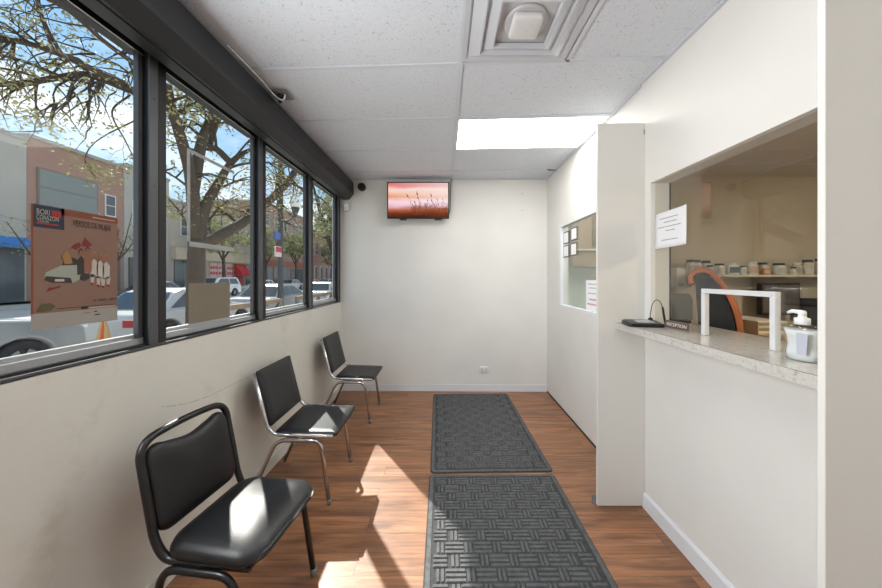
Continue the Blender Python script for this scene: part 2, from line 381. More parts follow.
# hairline crack in the plaster under the windows
rc = random.Random(3)
pts = [(1.46, .868), (1.483, .855), (1.55, .836), (1.615, .819), (1.70, .806), (1.771, .80), (1.87, .799), (1.965, .797), (2.06, .797), (2.149, .796)]
for a, b in zip(pts[:-1], pts[1:]):
    if rc.random() < 0.85:
        lw.add([(XL + .0006, a[0], a[1]), (XL + .0006, b[0] - .01, b[1]), (XL + .0006, b[0] - .01, b[1] + .0035), (XL + .0006, a[0], a[1] + .003)], [(0, 1, 2, 3)], 1)
struct(lw.build('wall_left', [LEFT_WALL, mat('crack_brown', (178, 166, 146), .9)]))
struct(MB().box(-1.46, XL, YB, 4.03, HEAD, 2.745).build('trim_1', FRAME_BLACK))      # header above the windows
# right wall: solid, pass-through opening, solid, office window
OY0, OY1, OZ0, OZ1 = 0.83, 1.93, 1.145, 2.069
XR = 1.295; XI = 1.412
rw = MB()
rw.box(XR, XI, YB, OY0, 0, 2.745); rw.box(XR, XI, OY0, OY1, 0, OZ0); rw.box(XR, XI, OY0, OY1, OZ1, 2.745); rw.box(XR, XI, OY1, 2.02, 0, 2.745)
def xr(y): return 1.312 + (y - 2.02) * 0.012
def wseg(y0, y1, z0, z1):
    rw.hexa([(xr(y0), y0, z0), (xr(y0) + .1, y0, z0), (xr(y1) + .1, y1, z0), (xr(y1), y1, z0)], [(xr(y0), y0, z1), (xr(y0) + .1, y0, z1), (xr(y1) + .1, y1, z1), (xr(y1), y1, z1)])
WY0, WY1, WZ0, WZ1 = 2.46, 3.54, 1.146, 2.07
wseg(2.02, WY0, 0, 2.745); wseg(WY0, WY1, 0, WZ0); wseg(WY0, WY1, WZ1, 2.745); wseg(WY1, 3.985, 0, 2.745)
struct(rw.build('wall_right', WHITE_WALL))
struct(MB().box(-1.46, XR, YB - 0.12, YB, 0, 2.745).build('wall_rear', WHITE_WALL))
# reception room and the office beyond
struct(MB().box(3.2, 3.3, YB, 2.48, 0, 2.30).box(XI, 3.3, 2.40, 2.48, 0, 2.30).box(XI, 3.3, YB - .1, YB, 0, 2.30).build('wall_reception', INNER_WALL))
struct(MB().box(XI, 3.3, YB, 2.40, 2.262, 2.30).build('ceiling_reception', mat('reception_ceiling', (206, 200, 192), .9, bump=.2)))
struct(MB().box(1.43, 2.7, 3.97, 4.1, 0, 2.745).box(2.7, 2.8, 2.48, 4.1, 0, 2.745).box(1.60, 2.8, 2.48, 4.1, 2.75, 2.8).build('wall_office', TEAL_WALL))
tb = MB()
for y in (0.9, 1.51, 2.12): tb.box(XI, 3.2, y - .012, y + .012, 2.256, 2.2615)
for x in (1.75, 2.36): tb.box(x - .012, x + .012, YB, 2.4, 2.2555, 2.261)
struct(tb.build('trim_2', TBAR))

# suspended ceiling grid
g = MB(); GX = 0.10; SH = -0.045
def gy(x, y): return y + SH * (x - GX)
ROWS = [-1.84, -1.23, -0.62, -0.01, .60, 1.215, 1.825, 2.445, 3.045, 3.66]
def crossbar(x0, x1, y, w=.0115):
    a, b = gy(x0, y), gy(x1, y)
    g.hexa([(x0, a - w, 2.738), (x1, b - w, 2.738), (x1, b + w, 2.738), (x0, a + w, 2.738)], [(x0, a - w, 2.746), (x1, b - w, 2.746), (x1, b + w, 2.746), (x0, a + w, 2.746)])
for y in ROWS:
    crossbar(-1.18, GX, y); crossbar(GX, 1.30, y)
g.box(GX - .0125, GX + .0125, YB, 3.995, 2.7375, 2.746)
g.box(1.272, 1.2945, YB, 2.0, 2.7375, 2.746)
g.hexa([(1.285, 2.02, 2.7375), (1.312, 2.02, 2.7375), (1.335, 3.98, 2.7375), (1.308, 3.98, 2.7375)], [(1.285, 2.02, 2.746), (1.312, 2.02, 2.746), (1.335, 3.98, 2.746), (1.308, 3.98, 2.746)])
g.hexa([(-1.3, 3.99, 2.7375), (1.31, 3.955, 2.7375), (1.31, 3.983, 2.7375), (-1.3, 4.018, 2.7375)], [(-1.3, 3.99, 2.746), (1.31, 3.955, 2.746), (1.31, 3.983, 2.746), (-1.3, 4.018, 2.746)])
struct(g.build('trim_3', TBAR))
# vertical grid bar that the diffuser hangs between
struct(MB().box(.708, .731, 1.20, 1.80, 2.738, 2.746).build('trim_4', TBAR))
# damaged tile corner by the right wall
tag(MB().poly([(1.20, 3.59, 2.7368), (1.325, 3.615, 2.7368), (1.325, 3.635, 2.7368), (1.24, 3.64, 2.7368), (1.21, 3.615, 2.7368)]).prism([(1.20, 3.59), (1.325, 3.615), (1.325, 3.635), (1.24, 3.64), (1.21, 3.615)], 'z', 2.7362, 2.7374).build('ceiling_chip', FRAME_BLACK), 'small black broken tile corner on ceiling by right wall', 'damage')

# baseboards
struct(MB().hexa([(XL, 4.008, 0), (1.33, 3.972, 0), (1.33, 3.984, 0), (XL, 4.02, 0)], [(XL, 4.010, .085), (1.33, 3.974, .085), (1.33, 3.984, .085), (XL, 4.02, .085)]).build('baseboard_back', TRIMW))
struct(MB().prism([(XR, 0), (XR - .018, 0), (XR - .016, .085), (XR - .006, .098), (XR, .098)], 'y', .822, 1.982).build('baseboard_right', TRIMW))
struct(MB().box(XL, XL + .012, YB, 4.0, 0, .085).build('baseboard_left', mat('trim_left', (214, 212, 206), .45)))
struct(MB().hexa([(1.302, 2.02, 0), (1.312, 2.02, 0), (1.334, 3.965, 0), (1.324, 3.965, 0)], [(1.302, 2.02, .012), (1.312, 2.02, .012), (1.334, 3.965, .012), (1.324, 3.965, .012)]).build('trim_5', mat('shadow_gap', (60, 50, 42), .8)))  # thin dark strip along the foot of the right wall

# ================================================================== WINDOWS (left)
POSTS = [-2.68, -1.845, -1.01, -.175, .66, 1.495, 2.33, 3.165, 4.0]     # far edge of every post
def post(i, r):
    m = MB()
    m.box(-1.41, -1.352, r - .088, r - .004, SILL, HEAD, 1)               # black core
    m.box(-1.352, -1.343, r - .090, r - .046, SILL + .004, HEAD, 0)        # grey cover strip
    m.box(-1.352, -1.346, r - .040, r - .002, SILL + .004, HEAD, 1)        # black recess strip
    m.box(-1.3985, -1.376, r - .110, r - .089, SILL + .03, HEAD - .02, 0)   # stop on the camera side
    m.box(-1.405, -1.380, r + .000, r + .018, SILL + .03, HEAD - .02, 0)   # stop on the far side
    for z in (1.5, 1.9, 2.3): m.box(-1.343, -1.341, r - .071, r - .065, z, z + .006, 1)
    struct(m.build('trim_%d' % (6 + i), [FRAME_GREY, FRAME_BLACK], bevel=.0015, seg=1))
for i, r in enumerate(POSTS[1:]): post(i, r)
for i, (a, b) in enumerate(zip(POSTS[:-1], POSTS[1:])):
    y0, y1 = a, b - .09
    m = MB()
    m.box(-1.46, -1.355, y0, y1 + .09, SILL - .012, SILL + .012, 1)        # black base
    m.box(-1.355, -1.340, y0, y1 + .09, SILL - .006, SILL + .003, 0)        # lower lip
    m.box(-1.43, -1.372, y0, y1, SILL + .012, SILL + .040, 2)              # sill rail
    m.box(-1.415, -1.392, y0, y1, SILL + .040, SILL + .056, 2)
    m.box(-1.43, -1.372, y0, y1, HEAD - .028, HEAD, 1)                     # head rail
    m.box(-1.376, -1.371, y0, y1, HEAD - .030, HEAD - .026, 2)  # pale strip painted in as the highlight along the head rail
    w = struct(m.build('window_%d' % (i + 1), [FRAME_GREY, FRAME_BLACK, SILL_SHEEN]))
    MB().box(-1.4035, -1.3995, y0 + .002, y1 - .002, SILL + .05, HEAD - .02).build('pane', WIN_GLASS, w)

# roller shutter box over the windows
val = thing('roller_shutter_box', 'long charcoal roller shutter box above the street windows', 'shutter box', (-1.23, 0.7, 2.46))
vp = [(-1.30, 2.728), (-1.195, 2.728), (-1.162, 2.69), (-1.157, 2.555), (-1.160, 2.535), (-1.215, 2.470), (-1.30, 2.470)]
vb = MB().prism([(x + 1.23, z - 2.46) for x, z in vp], 'y', -3.2, 3.235)
vb.build('housing', VALANCE, val, bevel=.004)
MB().prism([(x + 1.23, z - 2.46) for x, z in vp], 'y', 3.2355, 3.245).build('end_cap', FRAME_BLACK, val)
MB().box(-.07, -.005, -3.2, 3.23, .004, .0095).build('curtain_slot', FRAME_BLACK, val)

# ================================================================== CEILING FIXTURES
EM = mat('light_diffuser', (255, 255, 255), .5, emit=(252, 251, 248), estr=PANEL_EMIT)
EM2 = mat('light_diffuser_dim', (255, 255, 255), .5, emit=(252, 251, 248), estr=PANEL_EMIT * .35)
def light_panel(y0, y1, x0, x1, label, em=EM):
    t = thing('ceiling_light', label, 'ceiling light', ((x0 + x1) / 2, (y0 + y1) / 2, 2.737), 0, 'recessed ceiling light panels')
    w, h = (x1 - x0) / 2, (y1 - y0) / 2
    def q(x, y): return (x, y + SH * x)
    f = MB()
    for (a, b, c, d) in ((-w, w, -h, -h + .012), (-w, w, h - .012, h), (-w, -w + .012, -h + .012, h - .012), (w - .012, w, -h + .012, h - .012)):
        f.hexa([(*q(a, c), 0), (*q(b, c), 0), (*q(b, d), 0), (*q(a, d), 0)], [(*q(a, c), .009), (*q(b, c), .009), (*q(b, d), .009), (*q(a, d), .009)])
    f.build('frame', TBAR, t)
    a, c = w - .012, h - .012
    MB().hexa([(*q(-a, -c), .002), (*q(a, -c), .002), (*q(a, c), .002), (*q(-a, c), .002)], [(*q(-a, -c), .008), (*q(a, -c), .008), (*q(a, c), .008), (*q(-a, c), .008)]).build('diffuser', em, t)
    return t
light_panel(2.430, 3.015, GX + .012, 1.300, 'bright white rectangular ceiling light by the right wall')
light_panel(.63, 1.19, -.62, .60, 'white ceiling light panel overhead in the middle of ceiling', EM2)  # unseen panel added to lift the room from above
rl = thing('ceiling_light', 'small round ceiling light above the reception desk inside', 'ceiling light', (2.45, 0.6, 2.25))  # lamp out of view, added to brighten the reception
MB().lathe([(.17, .0105), (.17, -.015), (.15, -.03)]).build('rim', WHITEP, rl)
MB().lathe([(.145, -.031), (.145, -.036), (.1, -.045), (.01, -.05)]).build('diffuser', mat('small_diffuser', (255, 255, 255), .5, emit=(255, 238, 210), estr=62), rl)
ol = thing('ceiling_light', 'office ceiling light strip beyond the small right window', 'ceiling light', (2.0, 3.1, 2.745))  # hidden lamp, added so the office behind the window is brighter
MB().box(-.3, .3, -.15, .15, -.03, .005).build('diffuser', mat('office_diffuser', (255, 255, 255), .5, emit=(255, 250, 240), estr=14), ol)

# air diffuser: stepped square cones with a central square cap
dif = thing('air_diffuser', 'square stepped metal air vent in the ceiling', 'air vent', (.398, 1.502, 2.738))
DM = mat('vent_metal', (198, 201, 207), .4, .1); 
def sqring(m, a, za, b, zb, mi=0):
    A = [(-a, -a, za), (a, -a, za), (a, a, za), (-a, a, za)]; B = [(-b, -b, zb), (b, -b, zb), (b, b, zb), (-b, b, zb)]
    for i in range(4):
        j = (i + 1) % 4; m.add([A[i], A[j], B[j], B[i]], [(0, 1, 2, 3)], mi)
def sq(p): return p
m = MB(); sqring(m, .298, .008, .298, -.004); sqring(m, .298, -.004, .272, -.004); sqring(m, .272, -.004, .262, .006); m.build('outer_frame', DM, dif)
m = MB(); sqring(m, .262, .005, .205, -.030); sqring(m, .205, -.030, .198, -.030); sqring(m, .198, -.030, .19, -.012); m.build('cone', DM, dif)
m = MB(); sqring(m, .2, -.006, .142, -.040); sqring(m, .142, -.040, .135, -.040); sqring(m, .135, -.040, .13, -.018); m.build('cone', DM, dif)
m = MB(); m.add([(-.140, -.140, -.012), (.140, -.140, -.012), (.140, .140, -.012), (-.140, .140, -.012)], [(0, 1, 2, 3)])
m.lathe([(.105, -.0125), (.105, -.020), (.088, -.021)], 0, 0, 28); m.build('core', mat('vent_core', (196, 196, 199), .4, .1), dif)
m = MB(); o_ = rrect(-.072, .072, -.072, .072, .016, 4)
m.pad(o_, .028, lambda u, v, w: (u, v, -.022 - w), crown=.006, edge=.006); m.build('centre_cap', mat('vent_cap', (214, 214, 214), .4), dif)
MB().lathe([(.004, -.0575), (.004, -.0545)], 0, 0, 10).build('screw', DM, dif)
MB().lathe([(.03, -.024), (.03, -.021)], -.005, .087, 12, sx=1.0, sy=.4).build('damper_slot', FRAME_BLACK, dif)

# bracket plate and loose cable at the left of the ceiling
br = thing('ceiling_bracket', 'small metal bracket plate with cable hanging at ceiling beside the shutter box', 'bracket', (-1.115, 2.12, 2.737))
MB().box(-.06, .06, -.055, .055, -.010, 0).build('plate', mat('plate_grey', (150, 150, 150), .4, .5), br, bevel=.003)
MB().lathe([(.022, -.030), (.026, -.0105)], -.01, -.005, 14).lathe([(.012, -.058), (.012, -.031)], -.01, -.005, 12).build('bolt', BLACKP, br)
MB().tube(smooth([(.03, -.02, -.0125), (.035, -.03, -.03), (.03, -.035, -.055), (.0, -.03, -.05), (-.03, -.06, -.03), (-.04, -.16, -.012), (-.045, -.30, -.010), (-.05, -.46, -.011)], 6), .0045, 8).build('cable', WHITEP, br)

# ================================================================== FAR WALL THINGS
tv = thing('television', 'small black flat television on far wall showing pink sunset grass', 'television', (-.325, 3.88, 2.447))
TW, TH_ = .390, .230
MB().box(-TW, TW, -.01, .035, -TH_, TH_).build('casing', BLACKP, tv, bevel=.005)
sc = MB(); sc.add([(-TW + .014, -.0108, -TH_ + .018), (TW - .014, -.0108, -TH_ + .018), (TW - .014, -.0108, TH_ - .014), (-TW + .014, -.0108, TH_ - .014)], [(0, 1, 2, 3)])
rg = random.Random(11)
def stalk(x0, z0, x1, z1, hw, hl):
    d = Vector((x1 - x0, 0, z1 - z0)); n = Vector((-d.z, 0, d.x)).normalized() * .0012; y = -.0114
    a, b = Vector((x0, y, z0)), Vector((x1, y, z1)); sc.add([a - n, a + n, b + n, b - n], [(0, 1, 2, 3)], 1)
    e = d.normalized(); n2 = Vector((-e.z, 0, e.x)) * hw
    sc.add([b - e * hl * .4, b + n2, b + e * hl, b - n2], [(0, 1, 2, 3)], 1)
for (a, b, c, d, hw, hl) in [(-.05, -.09, -.13, .045, .007, .045), (.03, -.1, -.01, .07, .008, .05), (.06, -.12, .0, .02, .007, .03), (.2, -.1, .165, .05, .007, .04), (.22, -.12, .17, -.01, .006, .03),
                             (.0, -.11, -.04, -.03, .007, .03), (.28, -.12, .24, .0, .005, .03), (.33, -.1, .31, .01, .004, .02), (.1, -.13, .12, -.01, .005, .03), (.26, -.13, .3, -.04, .004, .02)]:
    stalk(a, b, c, d, hw, hl)
for k in range(90):
    x = rg.uniform(-.1, .36); z = rg.uniform(-.2, -.1); stalk(x, z, x + rg.uniform(-.03, .03), z + rg.uniform(.03, .08), .004, .012)
sc.build('screen', [screen_mat(), mat('screen_grass', (96, 52, 30), .5)], tv)
MB().box(-.12, .12, .0355, .095, -.12, .12).build('wall_mount', BLACKP, tv)
for sx in (-.19, .25):
    m = MB(); m.lathe([(.03, -.010), (.028, .0), (.03, .010)], 0, 0, 16, sx=1.5, sy=.35); o = m.build('speaker', DARKG, tv, (sx, .01, -TH_ - .0112))
cab = tag(MB().tube(smooth([(.095, 3.965, 2.735), (.09, 3.955, 2.70), (.082, 3.955, 2.6), (.08, 3.955, 2.45), (.075, 3.955, 2.33), (.05, 3.945, 2.27), (.015, 3.93, 2.25)], 6), .006, 8).build('cable', mat('cable_grey', (120, 112, 104), .5)), 'thin grey cable hanging down the wall beside the television', 'cable')

spk = thing('wall_speaker', 'small round dark brown speaker near ceiling in far left corner', 'speaker', (-1.065, 4.0, 2.645))
MB().prism([(.052 * cos(R(a)), .052 * sin(R(a))) for a in range(0, 360, 40)], 'y', -.035, .016).build('housing', mat('speaker_brown', (62, 46, 34), .7), spk, bevel=.004)
MB().prism([(.012 + .034 * cos(R(a)), .004 + .034 * sin(R(a))) for a in range(0, 360, 40)], 'y', -.042, -.0352).build('grille', mat('speaker_grille', (38, 28, 22), .8), spk)
sen = thing('motion_sensor', 'small white motion sensor box in corner beside far window', 'sensor', (-1.26, 3.995, 2.385))
MB().box(-.032, .032, -.03, .02, -.045, .045).build('housing', WHITEP, sen, bevel=.008)
MB().box(-.022, .022, -.0325, -.0305, -.032, .002).build('lens', mat('sensor_lens', (205, 205, 200), .5), sen)
out = thing('wall_outlet', 'white outlet plate low on the far wall', 'outlet', (.52, 3.985, .285))
MB().box(-.056, .056, -.007, .009, -.034, .034).build('plate', WHITEP, out, bevel=.003)
for sx in (-.026, .026):
    MB().box(sx - .014, sx + .014, -.009, -.0072, -.017, .017).build('socket', mat('socket_grey', (206, 206, 204), .4), out)
for i, z in enumerate((2.56, 2.345)):
    tag(MB().lathe([(.006, 0), (.005, .004)], 0, 0, 10).build('wall_anchor', DARKG), ('upper' if i == 0 else 'lower') + ' of the two tiny screw anchors on upper right far wall', 'screw anchor')
    o = bpy.data.objects['wall_anchor' if i == 0 else 'wall_anchor.001']; o.location = (1.01, 3.992, z); o.rotation_euler = (R(90), 0, 0)

# ================================================================== FLOOR MATS
def floor_mat_obj(label, W, D, loc, rz):
    t = thing('floor_mat', label, 'floor mat', loc, rz, 'grey rubber floor mats')
    MB().prism(rrect(-W / 2, W / 2, -D / 2, D / 2, .03, 4), 'z', 0, .006).build('base', MATM, t, bevel=.003, seg=1)
    e = MB(); o1 = rrect(-W / 2 + .008, W / 2 - .008, -D / 2 + .008, D / 2 - .008, .024, 4); o2 = rrect(-W / 2 + .032, W / 2 - .032, -D / 2 + .032, D / 2 - .032, .01, 4)
    n = len(o1); v = [(*p, .0062) for p in o1] + [(*p, .0095) for p in o1] + [(*p, .0095) for p in o2] + [(*p, .0062) for p in o2]; f = []
    for k in range(3):
        for i in range(n): f.append((k * n + i, k * n + (i + 1) % n, (k + 1) * n + (i + 1) % n, (k + 1) * n + i))
    e.add(v, f); e.build('rim', MATR, t)
    rb = MB(); nx = 11; c = (W - .09) / nx; ny = int((D - .09) / c); c2 = (D - .09) / ny
    def rib(x0, x1, y0, y1):
        k = .0035
        rb.hexa([(x0, y0, .0061), (x1, y0, .0061), (x1, y1, .0061), (x0, y1, .0061)], [(x0 + k, y0 + k, .0135), (x1 - k, y0 + k, .0135), (x1 - k, y1 - k, .0135), (x0 + k, y1 - k, .0135)])
    for i in range(nx):
        for j in range(ny):
            x0 = -W / 2 + .045 + i * c; y0 = -D / 2 + .045 + j * c2
            if (i + j) % 2 == 0:
                for q in range(3): rib(x0 - c * .18, x0 + c * 1.18, y0 + c2 * (q / 3 + .03), y0 + c2 * (q / 3 + .30)) if 0 < i < nx - 1 else rib(x0, x0 + c, y0 + c2 * (q / 3 + .03), y0 + c2 * (q / 3 + .30))
            else:
                a0, a1 = (y0 + .003, y0 + c2 - .003)
                rib(x0 + c * .22, x0 + c * .47, a0, a1); rib(x0 + c * .53, x0 + c * .78, a0, a1)
    rb.build('ribs', MATR, t)
    return t
floor_mat_obj('far grey rubber floor mat reaching toward the far wall', .935, 1.565, (.348, 3.107, 0), R(1.2))
floor_mat_obj('near grey rubber floor mat closest to the camera', .93, 1.565, (.364, 1.52, 0), R(.5))

# ================================================================== CHAIRS
c1 = thing('side_chair', 'nearest black padded chair with black frame under the windows', 'chair', (-.825, 1.33, 0), R(-7))
for s in (-1, 1):
    y = s * .212
    MB().tube(fillet([(-.265, y * 1.05, .012), (-.195, y, .400), (.095, y, .400), (.150, y * 1.05, .012)], .07, 8), .0145, 12, flat=.85).build('leg_frame', BLACKMETAL, c1)
    for (x) in (-.267, .152):
        MB().lathe([(.015, 0), (.016, .03), (.013, .034)], x, y * 1.05, 12).build('foot_cap', RUBBER, c1)
bf = []
for s in (-1, 1):
    bf.append([(.14, s * .185, .414), (-.205, s * .195, .416), (-.245, s * .2, .49), (-.315, s * .2, .825)])
left = fillet([bf[0][0], bf[0][1], bf[0][2]] + [(-.318, -.2, .845), (-.322, 0, .860), (-.318, .2, .845)] + [bf[1][2], bf[1][1], bf[1][0]], [.06, .07, .075, .12, .075, .07, .06], 8)
MB().tube(left, .0150, 12).build('back_frame', BLACKMETAL, c1)
# padded back with a scooped top edge
ol_ = []
for (u, v) in rrect(-.188, .188, -.005, .338, .055, 6):
    if v > .26: v -= .030 * math.exp(-(u / .10) ** 2) - .0
    ol_.append((u, v))
def bplace(u, v, w): return (-.262 - v * .205 + w * .98, u, .487 + v * .98 + w * .2)
ol_ = [(u, v) for (u, v) in ol_]
# denser top edge so the scoop is round
dense = []
for i, p in enumerate(ol_):
    q = ol_[(i + 1) % len(ol_)]; dense.append(p)
    if abs(p[0] - q[0]) > .1:
        for k in range(1, 10):
            t_ = k / 10; u = p[0] + (q[0] - p[0]) * t_; v = p[1] + (q[1] - p[1]) * t_
            if v > .26: v -= .030 * math.exp(-(u / .10) ** 2)
            dense.append((u, v))
MB().pad(dense, .038, bplace, crown=.012, edge=.012).build('backrest', VINYL, c1)
MB().prism([(-.20, -.195), (.15, -.2), (.15, .2), (-.20, .195)], 'z', .412, .427).build('seat_pan', BLACKMETAL, c1, bevel=.006)
so_ = rrect(-.215, .185, -.215, .215, .085, 7)
def splace(u, v, w): return (u, v * (1.0 + .10 * (u + .2)), .428 + w - (.018 * max(0, (u - .07) / .12) ** 2 if w > .02 else 0))
MB().pad(so_, .058, splace, crown=.022, edge=.018).build('seat', VINYL, c1)

VINYL2 = mat('charcoal_vinyl', (27, 27, 29), 0.38, bump=0.12, bscale=260)
def chrome_chair(label):
    t = thing('side_chair', label, 'chair', (-.932, 2.24, 0), 0, 'chrome framed black chairs under the windows')
    for s in (-1, 1):
        y = s * .226
        MB().tube(fillet([(-.312, y, .848), (-.212, y, .452), (.205, y, .436)], .075, 8), .0125, 12).build('side_rail', CHROME, t)
        MB().tube(fillet([(-.345, y * 1.02, .012), (-.165, y, .412), (.125, y, .412), (.182, y * 1.02, .012)], .065, 8), .0130, 12).build('leg_frame', CHROME, t)
        for x in (-.347, .183): MB().lathe([(.0135, 0), (.0145, .03), (.012, .034)], x, y * 1.02, 12).build('foot_cap', RUBBER, t)
        MB().box(-.10, .10, y - .006, y + .006, .418, .432).build('spacer', CHROME, t)
    MB().tube([(.03, -.224, .412), (.03, .224, .412)], .008, 8).build('cross_bar', CHROME, t)
    def bp(u, v, w): return (-.225 - v * .245 + w * .97, u, .505 + v * .97 + w * .245 - 0)
    MB().pad(rrect(-.212, .212, -.015, .36, .012, 3), .026, lambda u, v, w: (bp(u, v, w)[0] - .012 * (1 - (u / .22) ** 2), bp(u, v, w)[1], bp(u, v, w)[2]), crown=.006, edge=.007).build('backrest', VINYL2, t)
    MB().pad(rrect(-.185, .225, -.213, .213, .012, 3), .028, lambda u, v, w: (u, v, .436 + w - .03 * u + (-.012 * (1 - (v / .22) ** 2) if True else 0) * .6), crown=.004, edge=.008).build('seat', VINYL2, t)
    return t
cc = chrome_chair('middle chair under the windows, chrome frame and thin black seat')
dup(cc, (-.932, 3.352, 0), None, 'farthest chair under the windows, chrome frame, close to far wall')

# ================================================================== RECEPTION
def wing(label, y0, y1, loc_x0=.99):
    t = thing('wing_panel', label, 'panel', (1.14, (y0 + y1) / 2, 0), 0, 'tall white wing panels beside the counter')
    d = (y1 - y0) / 2
    MB().box(loc_x0 - 1.14, XR - 1.1401, -d, d, .004, 2.473).build('board', PANELW, t, bevel=.0015, seg=1)
    return t
wf = wing('tall white wing panel at far end of the counter', 1.986, 2.006)
MB().prism([(-.02, 0), (.0, 0), (.0, .05), (-.006, .05)], 'x', -.2, -.17).build('foot_bracket', RUBBER, wf, (.03, .0305, 0))
MB().box(-.0, .004, -.012, -.0102, 2.40, 2.43).build('hinge_cap', DARKG, wf, (.148, 0, 0))
wing('tall white wing panel at near end of the counter, in shade', .800, .8175)

CT = 1.187
ct = thing('counter', 'grey speckled laminate counter through the reception opening', 'counter', (1.345, 1.4, CT))
m = MB().prism([(-.235, -.002), (-.229, 0), (.23, 0), (.23, -.041), (-.229, -.041), (-.235, -.037)], 'y', -.580, .584)
# the counter narrows to the opening where it passes through the wall
mm = MB()
mm.box(-.235, -.052, -.580, .584, -.041, 0); mm.box(-.052, .0675, -.568, .528, -.041, 0); mm.box(.0675, .23, -.568, .9, -.041, 0)
mm.build('top', COUNTER, ct)
MB().box(-.2357, -.235, -.58, .584, -.0015, -.0002).build('edge_line', mat('seam_dark', (92, 88, 84), .6), ct)

# reception glass with the aluminium pass-through frame
GXp = 1.325
gw = thing('reception_glass', 'clear glass screen across the reception opening', 'glass screen', (GXp, 1.38, CT))
PY0, PY1, PZ = 1.217, 1.566, .232       # pass-through
zt_ = OZ1 - CT - .002; q0, q1 = OY0 + .002 - 1.38, OY1 - .002 - 1.38
MB().prism([(q0, .001), (PY0 - 1.38, .001), (PY0 - 1.38, PZ), (PY1 - 1.38, PZ), (PY1 - 1.38, .001), (q1, .001), (q1, zt_), (q0, zt_)], 'x', -.003, .003).build('pane', DESK_GLASS, gw)
m = MB(); a, b = PY0 - 1.38, PY1 - 1.38
m.box(-.018, .006, a - .001, a + .021, .001, PZ - .0205); m.box(-.018, .006, b - .021, b + .001, .001, PZ - .0205); m.box(-.018, .006, a - .001, b + .001, PZ - .02, PZ + .002)
m.build('pass_through_frame', BRUSHED, gw, bevel=.0015, seg=1)
struct(MB().box(1.4125, 1.418, OY1 - .006, OY1 + .004, CT, OZ1).build('trim_20', mat('seal_dark', (48, 44, 40), .6)))

# paper notice on the reception glass
nt_ = thing('paper_notice', 'white paper notice taped on the reception glass', 'notice', (GXp - .0045, 1.797, 1.763))
pw, ph = .128, .108
p = MB(); n = 8
v = []
for i in range(n + 1):
    for j in range(n + 1):
        u, w = i / n * 2 - 1, j / n * 2 - 1
        v.append((-.001 - .006 * max(0, (u - .5) * 2) ** 2 - .003 * (w < -.5) * (-.5 - w), -u * pw, w * ph + u * .004))
f = [(i * (n + 1) + j, (i + 1) * (n + 1) + j, (i + 1) * (n + 1) + j + 1, i * (n + 1) + j + 1) for i in range(n) for j in range(n)]
p.add(v, f, 0, True); po = p.build('sheet', PAPER, nt_)
so2 = po.modifiers.new('thick', 'SOLIDIFY'); so2.thickness = .0006
def lines(parent, rows, x, mats, h=.006):
    rr = random.Random(5)
    for (z, u0, u1) in rows:
        m = MB(); u = u0
        while u < u1:
            wl = rr.uniform(.008, .022); e = min(u + wl, u1)
            m.box(x - .0004, x, -e, -u, z - h / 2, z + h / 2); u = e + .004
        m.build('text_line', mats, parent)
lines(nt_, [(.068, -.085, .065), (.043, -.05, .055), (.016, -.10, .085), (-.008, -.035, .04), (-.062, -.07, .06)], -.0022, INK, .005)

# signature pad with tethered pen
sp = thing('signature_pad', 'black flat signature pad with looped pen at far end of the counter', 'signature pad', (1.195, 1.845, CT), R(-8))
m = MB(); m.pad(rrect(-.105, .092, -.062, .062, .02, 4), .026, lambda u, v, w: (u, v, w * (1 + .25 * v / .06)), crown=0.0, edge=.006); m.build('body', BLACKP, sp)
MB().hexa([(-.045, -.03, .024), (.05, -.03, .024), (.05, .035, .0310), (-.045, .035, .0310)], [(-.045, -.03, .0258), (.05, -.03, .0258), (.05, .035, .0330), (-.045, .035, .0330)]).build('screen', mat('lcd_pale', (186, 188, 192), .25), sp)
MB().tube(smooth([(.06, .045, .03), (.060, .045, .07), (.068, .035, .13), (.082, .02, .155), (.096, .002, .14), (.100, -.01, .11)], 6), .0022, 8).build('cord', BLACKP, sp)
MB().tube([(.100, -.01, .115), (.102, -.022, .06), (.104, -.035, .003)], [.0055, .0065, .0045], 10).build('pen', BLACKP, sp)
MB().lathe([(.014, .0285), (.012, .04), (.006, .046)], .06, .045, 12).build('cord_socket', BLACKP, sp)
# name plate
npl = thing('desk_name_plate', 'small brown engraved desk sign lying beside the pen', 'desk sign', (1.296, 1.705, CT), R(3))
MB().prism([(-.022, 0), (.010, 0), (.010, .004), (-.002, .046), (-.006, .046), (-.010, .006), (-.022, .004)], 'y', -.085, .085).build('holder', mat('acrylic_brown', (150, 132, 122), .25), npl)
MB().hexa([(-.0118, -.082, .0075), (-.0108, -.082, .0075), (-.0108, .082, .0075), (-.0118, .082, .0075)], [(-.0077, -.082, .044), (-.0067, -.082, .044), (-.0067, .082, .044), (-.0077, .082, .044)]).build('plate', mat('engraved_brown', (92, 76, 68), .35), npl)
tx = text('lettering', 'RECEPTION', .026, (0, 0, 0), (R(90 - 6), 0, R(-90)), mat('letter_white', (232, 228, 222), .5), None, 'CENTER', .0004)
tx.parent = npl; tx.location = (-.0118, 0, .0165)

